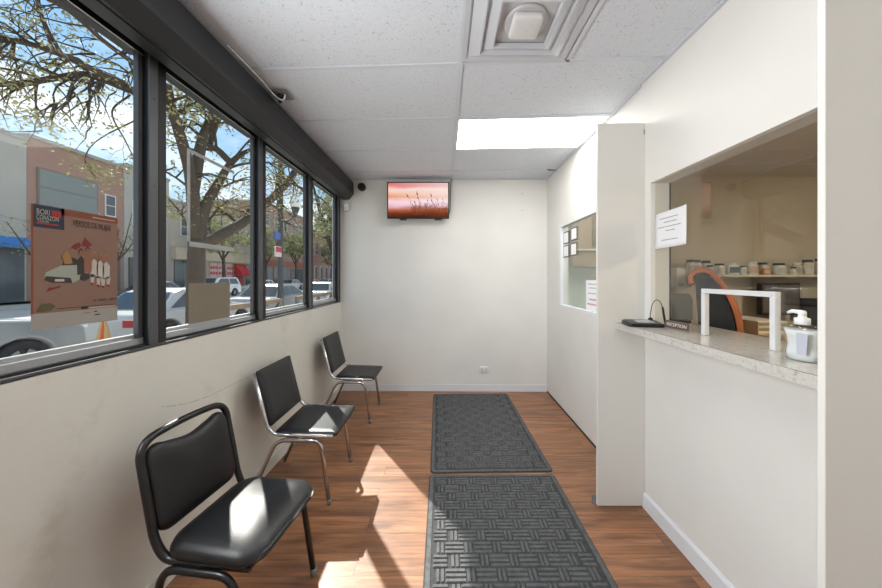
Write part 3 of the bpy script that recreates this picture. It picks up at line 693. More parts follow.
# soap pump bottle
sb = thing('pump_bottle', 'clear plastic pump bottle with white pump at near end of counter', 'pump bottle', (1.262, 1.085, CT))
prof = [(.043, .0005), (.047, .006), (.044, .03), (.040, .055), (.045, .085), (.053, .112), (.051, .124), (.018, .126)]
MB().lathe(prof, 0, 0, 24, sx=.72, sy=1.1).build('bottle', CLEAR, sb)
MB().lathe([(.040, .0025), (.041, .03), (.037, .055), (.041, .085), (.048, .108)], 0, 0, 24, sx=.70, sy=1.08).build('gel', mat('gel_pale', (226, 230, 230), .2), sb)
MB().lathe([(.020, .1265), (.020, .148), (.012, .150), (.010, .160), (.011, .161), (.011, .171), (.006, .175)], 0, 0, 18).tube([(0, .0, .168), (0, .03, .170), (0, .045, .163)], [.008, .007, .005], 10).build('pump', WHITEP, sb)
MB().add([(-.0335, -.012, .025), (-.0335, -.04, .025), (-.0375, -.048, .10), (-.0375, -.014, .10)], [(0, 1, 2, 3)]).build('label_sticker', mat('sticker_lilac', (188, 190, 202), .6), sb)

# ---- inside the reception
sh = thing('wall_shelf', 'long cream shelf on reception wall holding pill bottles', 'shelf', (2.32, 2.31, 1.497))
MB().box(-.50, .86, -.085, .088, -.016, 0).build('board', mat('shelf_cream', (214, 208, 192), .5), sh)
for x in (-.4, .6): MB().prism([(.086, -.0165), (.086, -.09), (.07, -.09), (-.05, -.0165)], 'x', x - .008, x + .008).build('bracket', WHITEP, sh)
CAPS = [mat('cap_dark', (70, 72, 74), .5), mat('cap_white', (230, 230, 228), .5), mat('cap_blue', (88, 104, 124), .5)]
BODY = [mat('bottle_white', (228, 228, 222), .4), mat('bottle_cream', (216, 208, 190), .4), mat('bottle_orange', (206, 140, 96), .4)]
LBL = [mat('lbl_grey', (196, 196, 194), .7), mat('lbl_slate', (110, 118, 130), .7), mat('lbl_pink', (220, 190, 176), .7)]
BOT = [(1.842, 2.30, .100, .032, 0, 0, 0, 'white pill bottle at left end of the shelf'),
       (1.91, 2.33, .100, .031, 0, 0, 0, 'second white pill bottle from left end of shelf'),
       (1.945, 2.25, .062, .024, 0, 0, 0, 'short white pill bottle in front of taller ones at left'),
       (1.99, 2.34, .095, .032, 0, 0, 0, 'third tall white pill bottle from left, at the back'),
       (2.055, 2.30, .074, .034, 0, 0, 0, 'wide low white jar with dark lid left of centre'),
       (2.15, 2.30, .082, .042, 1, 0, 1, 'wide white jar with small dark label mark'),
       (2.225, 2.29, .060, .020, 0, 0, 0, 'slim short white bottle beside the wide jar'),
       (2.30, 2.30, .086, .034, 1, 0, 2, 'white bottle with white cap and pinkish label'),
       (2.37, 2.27, .050, .024, 1, 2, 2, 'small orange tinted bottle on the shelf'),
       (2.41, 2.33, .082, .033, 2, 0, 0, 'white bottle with blue cap behind the orange one'),
       (2.50, 2.30, .076, .040, 0, 0, 0, 'round squat white bottle right of centre'),
       (2.575, 2.27, .050, .020, 0, 1, 0, 'tiny cream bottle right of the squat one'),
       (2.635, 2.30, .080, .028, 1, 1, 0, 'cream bottle with white cap'),
       (2.715, 2.30, .100, .033, 0, 1, 0, 'cream bottle with dark cap right of shelf middle'),
       (2.81, 2.30, .108, .034, 0, 0, 1, 'tall white bottle with dark slate label'),
       (2.895, 2.30, .104, .036, 0, 0, 0, 'tall white bottle second from right shelf end'),
       (2.98, 2.31, .070, .034, 0, 1, 0, 'cream bottle at right end of the shelf')]
for (x, y, h, r, c_, b_, l_, lab) in BOT:
    h *= 1.12; t = thing('pill_bottle', lab, 'bottle', (x, y, 1.4972), 0, 'pill bottles on the reception shelf')
    MB().lathe([(r * .94, 0), (r, .003), (r, h * .70), (r * .75, h * .80), (r * .72, h * .82)], 0, 0, 16).build('body', BODY[b_], t)
    MB().lathe([(r * .80, h * .822), (r * .80, h * .985), (r * .76, h)], 0, 0, 16).build('cap', CAPS[c_], t)
    n = 8; v = []; 
    for i in range(n + 1):
        a_ = R(-150 + 120 * i / n)
        for z in (h * .15, h * .62): v.append(((r + .0006) * cos(a_), (r + .0006) * sin(a_), z))
    MB().add(v, [(2 * i, 2 * i + 2, 2 * i + 3, 2 * i + 1) for i in range(n)], 0, True).build('label_sticker', LBL[l_], t)
# white dispenser box hanging left of the shelf
wd = thing('wall_dispenser', 'white box dispenser on reception wall left of the shelf', 'dispenser', (1.775, 2.355, 1.43))
MB().box(-.035, .04, -.05, .042, -.04, .12).build('housing', WHITEP, wd, bevel=.008)
MB().box(-.02, .025, -.052, -.0505, -.025, .005).build('window_slot', LBL[0], wd)
# desk behind the counter with its things
DZ = 1.10
dk = thing('work_desk', 'tall wooden work desk inside the reception', 'desk', (2.57, 1.76, 0))
DW = mat('desk_wood', (196, 160, 118), .4, var=.15, vscale=20)
MB().box(-.50, .60, -.20, .60, DZ - .035, DZ).build('top', DW, dk)
for (x, y) in ((-.46, -.16), (.56, -.16), (-.46, .56), (.56, .56)): MB().box(x - .025, x + .025, y - .025, y + .025, 0, DZ - .0355).build('leg', DW, dk)
MB().box(-.43, .53, -.15, -.135, .3, DZ - .036).build('modesty_panel', mat('desk_dark', (70, 48, 36), .6), dk)
tr = thing('document_tray', 'cream tray stuffed with papers on the work desk', 'document tray', (2.19, 2.20, DZ))
CRM = mat('tray_cream', (206, 190, 154), .5)
MB().box(-.12, .12, -.17, .155, 0, .008).box(-.12, -.114, -.17, .155, .0085, .085).box(.114, .12, -.17, .155, .0085, .085).box(-.1135, .1135, .149, .155, .0085, .085).build('tray', CRM, tr)
rp = random.Random(4)
for k in range(9):
    z = .009 + k * .0085
    o = tag(MB().box(-.10, .10, -.16 + rp.uniform(0, .02), .14, 0, .0075).build('paper_stack', [PAPER, LBL[0], mat('paper_olive', (164, 158, 120), .8), mat('paper_tan', (200, 180, 140), .8)][k % 4], None, (2.19, 2.20, DZ + z), R(rp.uniform(-2, 2))),
        ['lowest', 'second', 'third', 'fourth', 'middle', 'sixth', 'seventh', 'eighth', 'topmost'][k] + ' layer of papers in the cream tray', 'papers', 'papers in the cream tray')
mo = thing('computer_monitor', 'black computer monitor seen from behind the glass on work desk', 'monitor', (2.49, 2.29, DZ), R(4))
MB().box(-.16, .16, -.012, .02, .10, .335).build('casing', BLACKP, mo, bevel=.005)
MB().box(-.145, .145, -.0145, -.0125, .118, .32).build('screen', mat('screen_dim', (96, 92, 90), .2), mo)
MB().lathe([(.09, 0), (.085, .012), (.02, .014)], 0, .02, 20).box(-.02, .02, .021, .035, .0145, .2).build('stand', BLACKP, mo)
pr = thing('printer', 'black printer beside the monitor on work desk', 'printer', (2.88, 2.20, DZ))
MB().prism([(-.16, 0), (.16, 0), (.16, .22), (-.05, .22), (-.16, .15)], 'x', -.19, .19).build('body', mat('printer_black', (36, 34, 34), .45), pr, bevel=.01)
MB().box(-.15, .15, -.20, -.161, .04, .052).build('paper_tray', DARKG, pr)
mb2 = thing('display_stand', 'dark grey screen standing just inside the glass beside the counter', 'screen', (1.70, 2.19, CT - .041), R(10))
# the far part of the counter carries it
MB().prism([(-.085, .02), (.085, .02), (.085, .15), (.06, .185), (-.075, .19), (-.085, .18)], 'y', -.01, .012).build('casing', mat('casing_slate', (84, 88, 86), .5), mb2)
MB().box(-.05, .05, -.03, .04, 0, .0195).build('foot', BLACKP, mb2)
mb2.location.z = CT; mb2.location.x = 1.51; mb2.location.y = 1.97

# tall office chair: tan leather shell over black upholstery
oc = thing('office_chair', 'tall rounded tan leather and black office chair behind the glass', 'office chair', (1.765, 2.05, 0), R(-40))
TAN = mat('tan_leather', (176, 100, 56), .38, bump=.2, bscale=40, var=.2, vscale=12)
def shell(pts, th):
    P = smooth(pts, 6); inner = []
    for i in range(len(P)):
        d = P[min(i + 1, len(P) - 1)] - P[max(i - 1, 0)]; d.normalize(); inner.append(P[i] + Vector((-d.z, 0, d.x)) * -th)
    return [(p.x, p.z) for p in P], [(p.x, p.z) for p in inner]
KX = .86
ou, inn = shell([(-.12 * KX, 0, 1.43), (-.125 * KX, 0, 1.49), (-.075 * KX, 0, 1.535), (.0, 0, 1.53), (.065 * KX, 0, 1.47), (.125 * KX, 0, 1.37), (.17 * KX, 0, 1.24), (.185 * KX, 0, 1.08), (.17 * KX, 0, .86)], .032)
MB().prism(ou + inn[::-1], 'y', -.16, .16, 0, True).build('back_shell', TAN, oc, bevel=.008)
MB().prism([(x - .004 if x > 0 else x + .004, z - .004) for x, z in inn] + [(.02, .86), (-.05, 1.1), (-.068, 1.40)], 'y', -.15, .15, 0, False).build('back_cushion', VINYL, oc)
MB().prism(rrect(-.22, .12, -.18, .18, .06, 4), 'z', .76, .855).build('seat', VINYL, oc, bevel=.02)
MB().lathe([(.028, .12), (.028, .7), (.10, .745), (.10, .7595)], -.03, 0, 16).build('gas_column', CHROME, oc)
for k in range(5):
    a_ = 2 * pi * k / 5; MB().tube([(-.03 + .03 * cos(a_), .03 * sin(a_), .11), (-.03 + .21 * cos(a_), .21 * sin(a_), .045)], [.022, .015], 8).ball((-.03 + .21 * cos(a_), .21 * sin(a_), .028), .027).build('caster_arm', BLACKP, oc)

# ---- small office window in the right wall
def wx(y): return xr(y)
ow = MB()
for (y0, y1, z0, z1) in ((WY0, WY0 + .02, WZ0, WZ1), (WY1 - .022, WY1, WZ0, WZ1), (WY0 + .0201, WY1 - .0221, WZ0, WZ0 + .02), (WY0 + .0201, WY1 - .0221, WZ1 - .022, WZ1)):
    ow.hexa([(wx(y0) + .002, y0, z0), (wx(y0) + .06, y0, z0), (wx(y1) + .06, y1, z0), (wx(y1) + .002, y1, z0)], [(wx(y0) + .002, y0, z1), (wx(y0) + .06, y0, z1), (wx(y1) + .06, y1, z1), (wx(y1) + .002, y1, z1)])
owo = struct(ow.build('window_9', TRIMW))
a, b = WY0 + .02, WY1 - .022
MB().hexa([(wx(a) + .03, a, WZ0 + .02), (wx(a) + .035, a, WZ0 + .02), (wx(b) + .035, b, WZ0 + .02), (wx(b) + .03, b, WZ0 + .02)], [(wx(a) + .03, a, WZ1 - .022), (wx(a) + .035, a, WZ1 - .022), (wx(b) + .035, b, WZ1 - .022), (wx(b) + .03, b, WZ1 - .022)]).build('pane', DESK_GLASS, owo)
for (y, z, lab) in ((3.415, 1.915, 'upper left'), (3.20, 1.93, 'upper right'), (3.415, 1.765, 'lower left'), (3.21, 1.77, 'lower right')):
    t = thing('licence_card', 'small framed paper on office window, %s of the four' % lab, 'paper card', (wx(y) + .026, y, z), -R(.7), 'small framed papers on the office window')
    MB().box(-.002, 0, -.075, .075, -.068, .068).build('border', mat('card_border', (92, 96, 94), .7), t)
    MB().box(-.003, -.0021, -.062, .062, -.055, .055).build('sheet', PAPER, t)
t = thing('paper_sign', 'white paper sign with red lines at bottom of the office window', 'paper sign', (wx(2.77) + .026, 2.77, 1.295), -R(.7))
MB().box(-.002, 0, -.15, .15, -.125, .155).build('sheet', PAPER, t)
lines(t, [(.12, -.11, .11), (.085, -.09, .09), (.035, -.11, .11)], -.0022, INK, .008)
lines(t, [(-.02, -.08, .10), (-.065, -.12, .12)], -.0022, mat('ink_pink', (206, 130, 132), .8), .014)
cu = thing('storage_cabinet', 'brown wall cabinet inside office behind the small window', 'cabinet', (1.85, 3.80, 1.60))
BRN = mat('cabinet_brown', (140, 122, 98), .6)
MB().box(-.26, .5, 0, .168, 0, .74).build('body', BRN, cu)
MB().box(-.26, .5, -.03, -.0005, .205, .225).build('shelf_lip', mat('lip_cream', (206, 196, 170), .6), cu)
MB().box(-.02, .18, -.02, -.0005, .26, .62).build('door', mat('door_dark', (110, 94, 76), .6), cu)

# ================================================================== ON THE STREET WINDOWS
GI = -1.3985
ps = thing('poster', 'brown concert poster stuck on the nearest street window', 'poster', (GI + .0005, 1.180, 1.515))
def PY(u): return -.138 + u * .276          # poster width coordinate
def PZ_(v): return -.218 + v * .433         # poster height coordinate
POST_ = mat('poster_salmon', (128, 98, 84), .7)
MB().box(-.0004, .0004, PY(0), PY(1), PZ_(.13), PZ_(1)).build('sheet', POST_, ps)
MB().box(-.0004, .0004, PY(0), PY(1), PZ_(0), PZ_(.1295)).build('white_margin', mat('poster_white', (150, 146, 139), .7), ps)
def flat(name, polys, mats):
    m = MB()
    for k, (pts, mi) in enumerate(polys): m.poly([(.0010 + .00025 * mi + .00001 * k, PY(u), PZ_(v)) for u, v in pts], mi)
    return m.build(name, mats, ps)
def rect(u0, v0, u1, v1): return [(u0, v0), (u1, v0), (u1, v1), (u0, v1)]
flat('header_band', [(rect(.30, .945, 1, 1), 0), (rect(0, .13, .02, 1), 0)], [mat('band_rust', (122, 64, 44), .7)])
flat('logo_block', [(rect(.01, .82, .33, 1), 0), (rect(.20, .915, .29, .97), 1), (rect(.05, .848, .27, .858), 1)], [mat('logo_navy', (34, 44, 58), .7), mat('logo_red', (170, 40, 36), .7)])
OFFW = mat('logo_cream', (164, 162, 152), .7)
def ptxt(s, u, v, size, m, sx=1.0, al='LEFT', x=.0019): return text('lettering', s, size, Vector((x, PY(u), PZ_(v))) + ps.location, FACE_L, m, ps, al, .0001, sx)
ptxt('BORI', .045, .925, .027, OFFW, .62); ptxt('CORAZON', .045, .885, .022, OFFW, .56); ptxt('TOUR', .05, .862, .012, OFFW, 1.0)
ptxt('13', .205, .925, .022, INKD, .8)
ptxt('VERSOS DE MUJER', .42, .868, .033, mat('ink_brown', (60, 46, 42), .7), .50)
ptxt('24 ABRIL | 8PM', .66, .195, .016, mat('ink_brown', (66, 48, 44), .7), .85)
cols = [mat('ill_car', (146, 152, 140), .7), mat('ill_dark', (52, 48, 46), .7), mat('ill_white', (178, 170, 160), .7), mat('ill_red', (118, 40, 34), .7), mat('ill_ochre', (150, 112, 62), .7), mat('ill_skin', (134, 90, 70), .7), mat('ill_leaf', (84, 80, 48), .7)]
il = []
il += [([(.12, .40), (.20, .375), (.42, .37), (.56, .42), (.60, .47), (.50, .53), (.30, .52), (.14, .46)], 0), ([(.12, .40), (.14, .43), (.40, .415), (.42, .37), (.20, .375)], 1), (rect(.23, .385, .33, .405), 2),
       ([(.50, .40), (.56, .385), (.62, .41), (.62, .45), (.56, .46), (.51, .44)], 1), ([(.30, .52), (.36, .60), (.46, .585), (.50, .53)], 1)]
il += [([(.33, .53), (.30, .60), (.36, .66), (.40, .60), (.42, .54)], 4), ([(.40, .68), (.46, .66), (.52, .70), (.50, .73), (.44, .71)], 3), ([(.52, .70), (.60, .69), (.66, .72), (.60, .75), (.56, .78), (.54, .74)], 3)]
for (u, v, c) in ((.52, .60, 1), (.60, .62, 5), (.68, .58, 2), (.76, .57, 2), (.84, .56, 2)):
    il.append(([(u - .045, v - .16), (u + .045, v - .15), (u + .05, v - .03), (u, v + .01), (u - .05, v - .03)], c))
    il.append(([(u - .02, v + .01), (u + .02, v + .01), (u + .025, v + .05), (u, v + .065), (u - .025, v + .05)], 5))
    il.append(([(u - .03, v + .03), (u + .0, v + .04), (u + .03, v + .03), (u + .028, v + .06), (u, v + .08), (u - .028, v + .06)], 1 if c != 2 else 4))
for (u, v) in ((.66, .42), (.74, .40), (.80, .39), (.87, .40)): il.append(([(u - .025, v - .05), (u + .01, v - .06), (u + .03, v + .02), (u - .03, v + .03)], 2)); il.append(([(u - .03, v - .065), (u + .01, v - .07), (u + .012, v - .055), (u - .02, v - .045)], 3))
il += [([(.14, .30), (.28, .335), (.30, .345), (.28, .35), (.20, .335), (.17, .34)], 3), ([(.04, .145), (.10, .205), (.18, .21), (.24, .18), (.18, .145)], 6)]
for nm, k in (('car_picture', (0, 5)), ('wreath_picture', (5, 8)), ('person_picture', (8, 11)), ('person_picture', (11, 14)), ('person_picture', (14, 17)), ('person_picture', (17, 20)), ('person_picture', (20, 23)),
              ('shoe_picture', (23, 25)), ('shoe_picture', (25, 27)), ('shoe_picture', (27, 29)), ('shoe_picture', (29, 31)), ('arrow_picture', (31, 32)), ('leaf_picture', (32, 33))):
    flat(nm, il[k[0]:k[1]], cols)
for q_ in [(rect(.25, .155, .98, .16), 0), (rect(.52, .135, .60, .155), 0), (rect(.62, .135, .97, .15), 1), (rect(.55, .095, .63, .102), 2), (rect(.68, .10, .72, .11), 0), (rect(.69, .07, .76, .08), 0), (rect(.66, .965, .96, .975), 1)]:
    flat('credit_line', [q_], [INKD, mat('credit_grey', (160, 146, 136), .7), REDINK])

tag(MB().box(0, .004, 1.685, 2.005, 1.19, 1.445).build('cardboard_sheet', mat('cardboard', (124, 115, 100), .8, var=.05), None, (GI, 0, 0)), 'plain brown cardboard sheet leaning in the second window', 'cardboard')
sf = thing('sign_holder', 'empty clear sign frame with white edges on the second window', 'sign frame', (GI, 1.87, 1.92))
ED = mat('edge_white', (158, 160, 160), .5)
MB().box(0, .006, -.195, -.180, -.245, .26).build('side_edge', ED, sf)
MB().box(0, .006, -.1795, .175, -.272, -.245).build('bottom_edge', ED, sf)
MB().box(0, .006, -.1795, .175, .245, .262).build('top_edge', ED, sf)
MB().box(0, .004, .165, .175, -.2445, .2445).build('side_edge', glass_mat('faint_edge', (.90, .91, .90), .5), sf)

# ================================================================== STREET
GZ = -0.15
ASPH = mat('asphalt', (176, 172, 164), .9, var=.08, vscale=.8, bump=.3)
CONC = mat('concrete', (178, 174, 164), .9, var=.08, vscale=1.2, bump=.3)
struct(MB().box(-60, -5.4, -30, 130, GZ - .3, GZ - .12).build('road', ASPH))
struct(MB().box(-5.4, -1.46, -30, 130, GZ - .3, GZ).build('pavement', CONC))
struct(MB().box(-60, -22.8, -30, 130, GZ - .119, GZ + .02).build('pavement_far', CONC))
RZ = GZ - .12

def building(name, label, y0, y1, h, m, parts=None, x=-25.0, depth=9):
    t = thing(name, label, 'building', (x, (y0 + y1) / 2, GZ))
    w = (y1 - y0) / 2
    MB().box(-depth, 0, -w, w, .17, h).build('walls', m, t)
    MB().box(-depth - .05, .12, -w, w, h + .001, h + .22).build('parapet', mat('coping', (150, 146, 138), .8), t)
    return t
PANE = mat('dark_pane', (84, 88, 90), .15)
PANEL_ = mat('pale_pane', (122, 124, 118), .15)
SASH = mat('sash_white', (200, 198, 190), .6)
def bwin(t, y, z0, z1, w, cy, fr=SASH, pane=PANE, arch=False):
    y -= cy; z0 -= GZ; z1 -= GZ
    m = MB()
    if arch:
        pts = [(y - w / 2, z0), (y + w / 2, z0)] + [(y + w / 2 * cos(R(a)), z1 + w / 2 * sin(R(a))) for a in range(0, 181, 30)]
        m.prism(pts, 'x', .001, .06); o = m.build('window', fr, t)
        MB().prism([(y + (p[0] - y) * .8, z0 + (p[1] - z0) * .93 + .05) for p in pts], 'x', .061, .075).build('pane', pane, o)
    else:
        m.box(.001, .06, y - w / 2, y + w / 2, z0, z1); o = m.build('window', fr, t)
        q = MB(); q.box(.061, .075, y - w / 2 + .08, y + w / 2 - .08, z0 + .08, (z0 + z1) / 2 - .03); q.box(.061, .075, y - w / 2 + .08, y + w / 2 - .08, (z0 + z1) / 2 + .03, z1 - .08); q.build('pane', pane, o)
    return o
BRK = brick_mat('brick_rose', (158, 122, 105), (150, 113, 97), (156, 134, 120), 1.0)
BRK2 = brick_mat('brick_brown', (158, 124, 108), (144, 112, 98), (150, 134, 122), 1.0)
GREYR = mat('render_grey', (166, 160, 150), .9, var=.05, vscale=1)
BEIGE = mat('render_beige', (170, 158, 142), .9, var=.05, vscale=1)
b = building('building', 'plain grey rendered building at far left across the street', 4, 18.45, 9.75, GREYR); cy = 11.225
MB().box(.001, .08, 17.2 - cy, 18.3 - cy, .17, 3.3).build('door', PANE, b)
MB().prism([(.0815, 3.95), (.0815, 3.35), (.9, 3.3), (.9, 3.5)], 'y', 15.6 - cy, 18.35 - cy).build('awning', mat('awning_blue', (52, 116, 176), .7), b)
b = building('building', 'two storey rose brick building behind the poster', 18.47, 24.05, 10.05, BRK); cy = 21.26
bwin(b, 20.55, 5.9, 8.25, 3.3, cy, mat('sash_brown', (120, 104, 92), .6), PANEL_)
bwin(b, 23.05, 6.0, 7.6, .75, cy)
MB().box(.002, .14, 18.9 - cy, 22.2 - cy, 5.45, 6.0).build('sign_board', mat('sign_pink', (206, 170, 160), .7), b)
MB().box(.141, .15, 19.2 - cy, 21.9 - cy, 5.6, 5.85).build('sign_stripe', REDINK, b)
MB().box(.002, .1, 18.9 - cy, 23.7 - cy, .3, 3.6).build('shopfront', mat('shop_dark', (96, 90, 84), .5), b)
b = building('building', 'narrow grey building right of the rose brick one', 24.07, 28.0, 10.3, GREYR); cy = 26.035
for y in (25.2, 26.9): bwin(b, y, 5.6, 7.6, 1.1, cy)
MB().box(.002, .1, 24.4 - cy, 27.6 - cy, .2, 3.2).build('shopfront', mat('shop_dark', (96, 90, 84), .5), b)
b = building('building', 'long beige shop building with red awning across the street', 28.02, 42.0, 8.6, BEIGE); cy = 35.01
MB().box(.001, .5, 28.2 - cy, 41.8 - cy, 3.3, 4.4).build('fascia', mat('fascia_tan', (186, 172, 148), .8), b)
for (y0, y1, m_) in ((28.5, 29.6, PANE), (29.8, 31.2, mat('shop_teal', (110, 150, 170), .5)), (32.8, 33.9, mat('shop_posters', (206, 176, 166), .6)), (34.0, 35.2, mat('shop_posters', (206, 176, 166), .6)), (35.3, 36.2, mat('shop_posters', (206, 176, 166), .6)), (38.8, 41.4, PANE)):
    MB().box(.001, .08, y0 - cy, y1 - cy, .4, 3.2).build('shop_window', m_, b)
for (y0, y1) in ((32.75, 33.95), (34.0, 35.25), (35.3, 36.25)):
    m = MB()
    for k in range(3):
        for q in range(4): m.box(.081, .09, y0 - cy + .1 + k * .37, y0 - cy + .38 + k * .37, .7 + q * .6, 1.0 + q * .6)
    m.build('poster_sheet', REDINK, b)
MB().prism([(.081, 3.2), (.081, 1.9), (1.0, 1.75), (1.0, 2.1)], 'y', 36.6 - cy, 38.4 - cy).build('awning', mat('awning_red', (190, 46, 46), .7), b)
MB().box(.082, .2, 36.9 - cy, 38.2 - cy, .3, 1.7).build('shop_door', mat('door_red', (176, 70, 64), .6), b)
MB().box(.501, .56, 29.7 - cy, 31.3 - cy, 3.0, 3.5).build('blue_sign', mat('sign_blue', (60, 130, 190), .6), b)
for y in (29.8, 32.2, 34.6, 37.0, 39.4): bwin(b, y, 5.4, 7.2, 1.2, cy)
b = building('building', 'brown brick apartment house seen through the third window', 42.02, 56.0, 12.0, BRK2); cy = 49.01
for y in (43.5, 46.0, 48.5, 51.0, 53.5):
    for z in (5.2, 8.6): bwin(b, y, z, z + 2.0, 1.2, cy)
    MB().box(.001, .08, y - .9 - cy, y + .9 - cy, .4, 3.0).build('shop_window', PANE, b)
MB().box(.001, .35, 42.2 - cy, 55.8 - cy, 3.4, 4.1).build('fascia', mat('fascia_rust', (150, 84, 70), .8), b)
b = building('building', 'red brick house with arched windows at street end', 56.02, 80.0, 10.5, brick_mat('brick_red', (164, 118, 102), (150, 106, 92), (152, 128, 116))); cy = 68.01
for k in range(9):
    y = 57.6 + k * 2.6; bwin(b, y, 1.0, 3.0, 1.5, cy, SASH, PANE, True); bwin(b, y, 5.8, 7.8, 1.2, cy)
b = building('building', 'pale flat building closing the far end of the street', 84, 110, 13, BEIGE, x=-8, depth=24); cy = 97

# ---- cars
TYRE = mat('tyre', (34, 34, 35), .8); RIM = mat('alloy', (128, 128, 130), .35, .7); CARGL = mat('car_glass', (52, 58, 62), .1)
def car(label, loc, rotz, colour, kind='sedan', group='cars parked along the street'):
    t = thing('car', label, 'car', loc, rotz, group)
    pm = mat('paint_%d_%d_%d' % colour, colour, .28, .15, coat=.5)
    if kind == 'suv': Lh, Wd, Ht = 2.3, .93, 1.72; belt = 1.08; cab = [(-2.2, belt), (-2.05, 1.66), (-1.9, Ht), (.2, Ht), (.55, 1.66), (1.15, belt)]; hood = [(1.15, belt), (2.05, .98), (2.26, .82), (2.3, .45)]
    else: Lh, Wd, Ht = 2.25, .89, 1.44; belt = .92; cab = [(-1.55, belt), (-1.0, 1.36), (-.75, Ht), (.15, Ht), (.40, 1.37), (1.10, belt)]; hood = [(1.10, belt), (1.95, .80), (2.2, .64), (2.25, .4)]
    # body: side profile with wheel arches, tapered across
    wr = .36 if kind == 'suv' else .32; ax = (-1.38, 1.38)
    def arch(x, rev=False):
        return [(x + (wr + .06) * cos(R(a)), .32 + (wr + .06) * sin(R(a)) * .98) for a in range(180, -1, -20)]
    low = [(-Lh, .45), (-Lh + .03, .26)] + [p for p in arch(ax[0]) if p[1] > .24] + [p for p in arch(ax[1]) if p[1] > .24] + [(Lh - .06, .24)]
    top = hood[::-1] + ([(-2.2, belt), (-2.28, .8)] if kind == 'suv' else [(-1.55, belt), (-2.1, .9), (-2.22, .75)])
    prof = low + top
    m = MB(); m.prism([(x, z) for x, z in prof], 'y', -Wd, Wd); m.build('body', pm, t, bevel=.07, seg=3)
    # cabin tapered inwards towards the roof
    v = []; k = len(cab)
    for s_ in (-1, 1):
        for (x, z) in cab: v.append((x, s_ * (Wd - .05 - .20 * (z - belt) / (Ht - belt)), z - .01))
    c = MB(); c.add(v, [tuple(range(k)), tuple(range(2 * k - 1, k - 1, -1))] + [(i, i + k, i + 1 + k, i + 1) for i in range(k - 1)] + [(k - 1, 2 * k - 1, k, 0)]); c.build('cabin', pm, t, bevel=.04, seg=2)
    gsz = MB()
    def side(pts):
        for s_ in (-1, 1):
            gsz.poly([(x, s_ * (Wd - .05 - .20 * (z - belt) / (Ht - belt) + .006), z) for x, z in pts])
    zt = Ht - .10; zb = belt + .04
    x_r0, x_f0 = cab[0][0] + .22, cab[-1][0] - .22; x_r1, x_f1 = cab[2][0] - .0 + .08, cab[3][0] - .02
    mid = (x_r1 + x_f1) / 2
    side([(x_r0 + .02, zb), (mid - .04, zb), (mid - .04, zt), (x_r1, zt)]); side([(mid + .04, zb), (x_f0, zb), (x_f1, zt), (mid + .04, zt)])
    for (p0, p1) in ((cab[5], cab[4]), (cab[0], cab[1])):
        sgn = .012 if p0[0] > 0 else -.012
        def q(f, s_): 
            x = p0[0] + (p1[0] - p0[0]) * f; z = p0[1] + (p1[1] - p0[1]) * f; return (x + sgn, s_ * (Wd - .13 - .20 * (z - belt) / (Ht - belt)), z + .004)
        gsz.poly([q(.1, -1), q(.1, 1), q(.97, 1), q(.97, -1)])
    gsz.build('glazing', CARGL, t)
    for x in ax:
        for s_ in (-1, 1):
            w = MB(); ring = [(wr * .62, -.10), (wr * .95, -.10), (wr, -.07), (wr, .07), (wr * .95, .10), (wr * .62, .10)]
            n = 24; vv = []; ff = []
            for (r, d) in ring:
                for q_ in range(n): vv.append((x + r * cos(2 * pi * q_ / n), s_ * (Wd - .09) + d, wr + r * sin(2 * pi * q_ / n)))
            for i in range(len(ring)):
                i2 = (i + 1) % len(ring)
                for q_ in range(n): ff.append((i * n + q_, i * n + (q_ + 1) % n, i2 * n + (q_ + 1) % n, i2 * n + q_))
            w.add(vv, ff, 0, True); wo_ = w.build('wheel', TYRE, t)
            h = MB()
            for q_ in range(6):
                a0 = 2 * pi * q_ / 6; ss = s_ * (Wd + .0)
                c_, s2 = cos(a0), sin(a0); p_, e_ = Vector((c_, 0, s2)), Vector((-s2, 0, c_))
                cc_ = Vector((x, ss, wr)); a, b2, c3, d3 = cc_ + p_ * .03 - e_ * .03, cc_ + p_ * wr * .6 - e_ * .05, cc_ + p_ * wr * .6 + e_ * .05, cc_ + p_ * .03 + e_ * .03
                off = Vector((0, -s_ * .03, 0)); h.add([a, b2, c3, d3, a + off, b2 + off, c3 + off, d3 + off], [(0, 1, 2, 3), (7, 6, 5, 4), (0, 4, 5, 1), (1, 5, 6, 2), (2, 6, 7, 3), (3, 7, 4, 0)])
            h.build('hub', RIM, wo_)
    zl = hood[1][1] - .12
    for s_ in (-1, 1):
        MB().box(Lh - .16, Lh + .012, s_ * (Wd - .18) - .14, s_ * (Wd - .18) + .14, zl - .07, zl + .05).build('headlight', mat('lamp_clear', (216, 220, 222), .15), t)
        MB().box(-Lh - .012, -Lh + .08, s_ * (Wd - .16) - .12, s_ * (Wd - .16) + .12, .62, .78).build('tail_light', mat('lamp_red', (150, 36, 34), .3), t)
    MB().box(Lh + .0005, Lh + .015, -.26, .26, .36, .47).build('number_plate', mat('plate_white', (210, 212, 210), .5), t)
    return t
XN = -7.75
car('silver suv parked nearest, wheel under the poster', (XN, 3.62, RZ), R(90), (128, 130, 132), 'suv')
car('white sedan parked ahead of the silver suv', (XN, 9.1, RZ), R(90), (172, 172, 170))
car('pale silver sedan parked beyond the white one near side', (XN, 14.3, RZ), R(90), (140, 142, 143))
car('white sedan farthest along the near kerb', (XN, 20.2, RZ), R(90), (182, 182, 180))
XF = -20.3
car('dark grey car parked across the street behind poster edge', (XF, 21.4, RZ), R(-90), (84, 88, 92))
car('silver suv parked across the street by the teal shop', (XF, 27.2, RZ), R(-90), (190, 194, 196), 'suv')
car('pale green sedan parked in front of the red awning', (XF, 34.2, RZ), R(-90), (198, 204, 186))
car('grey car parked across street left of the red car', (XF, 40.5, RZ), R(-90), (150, 154, 158))
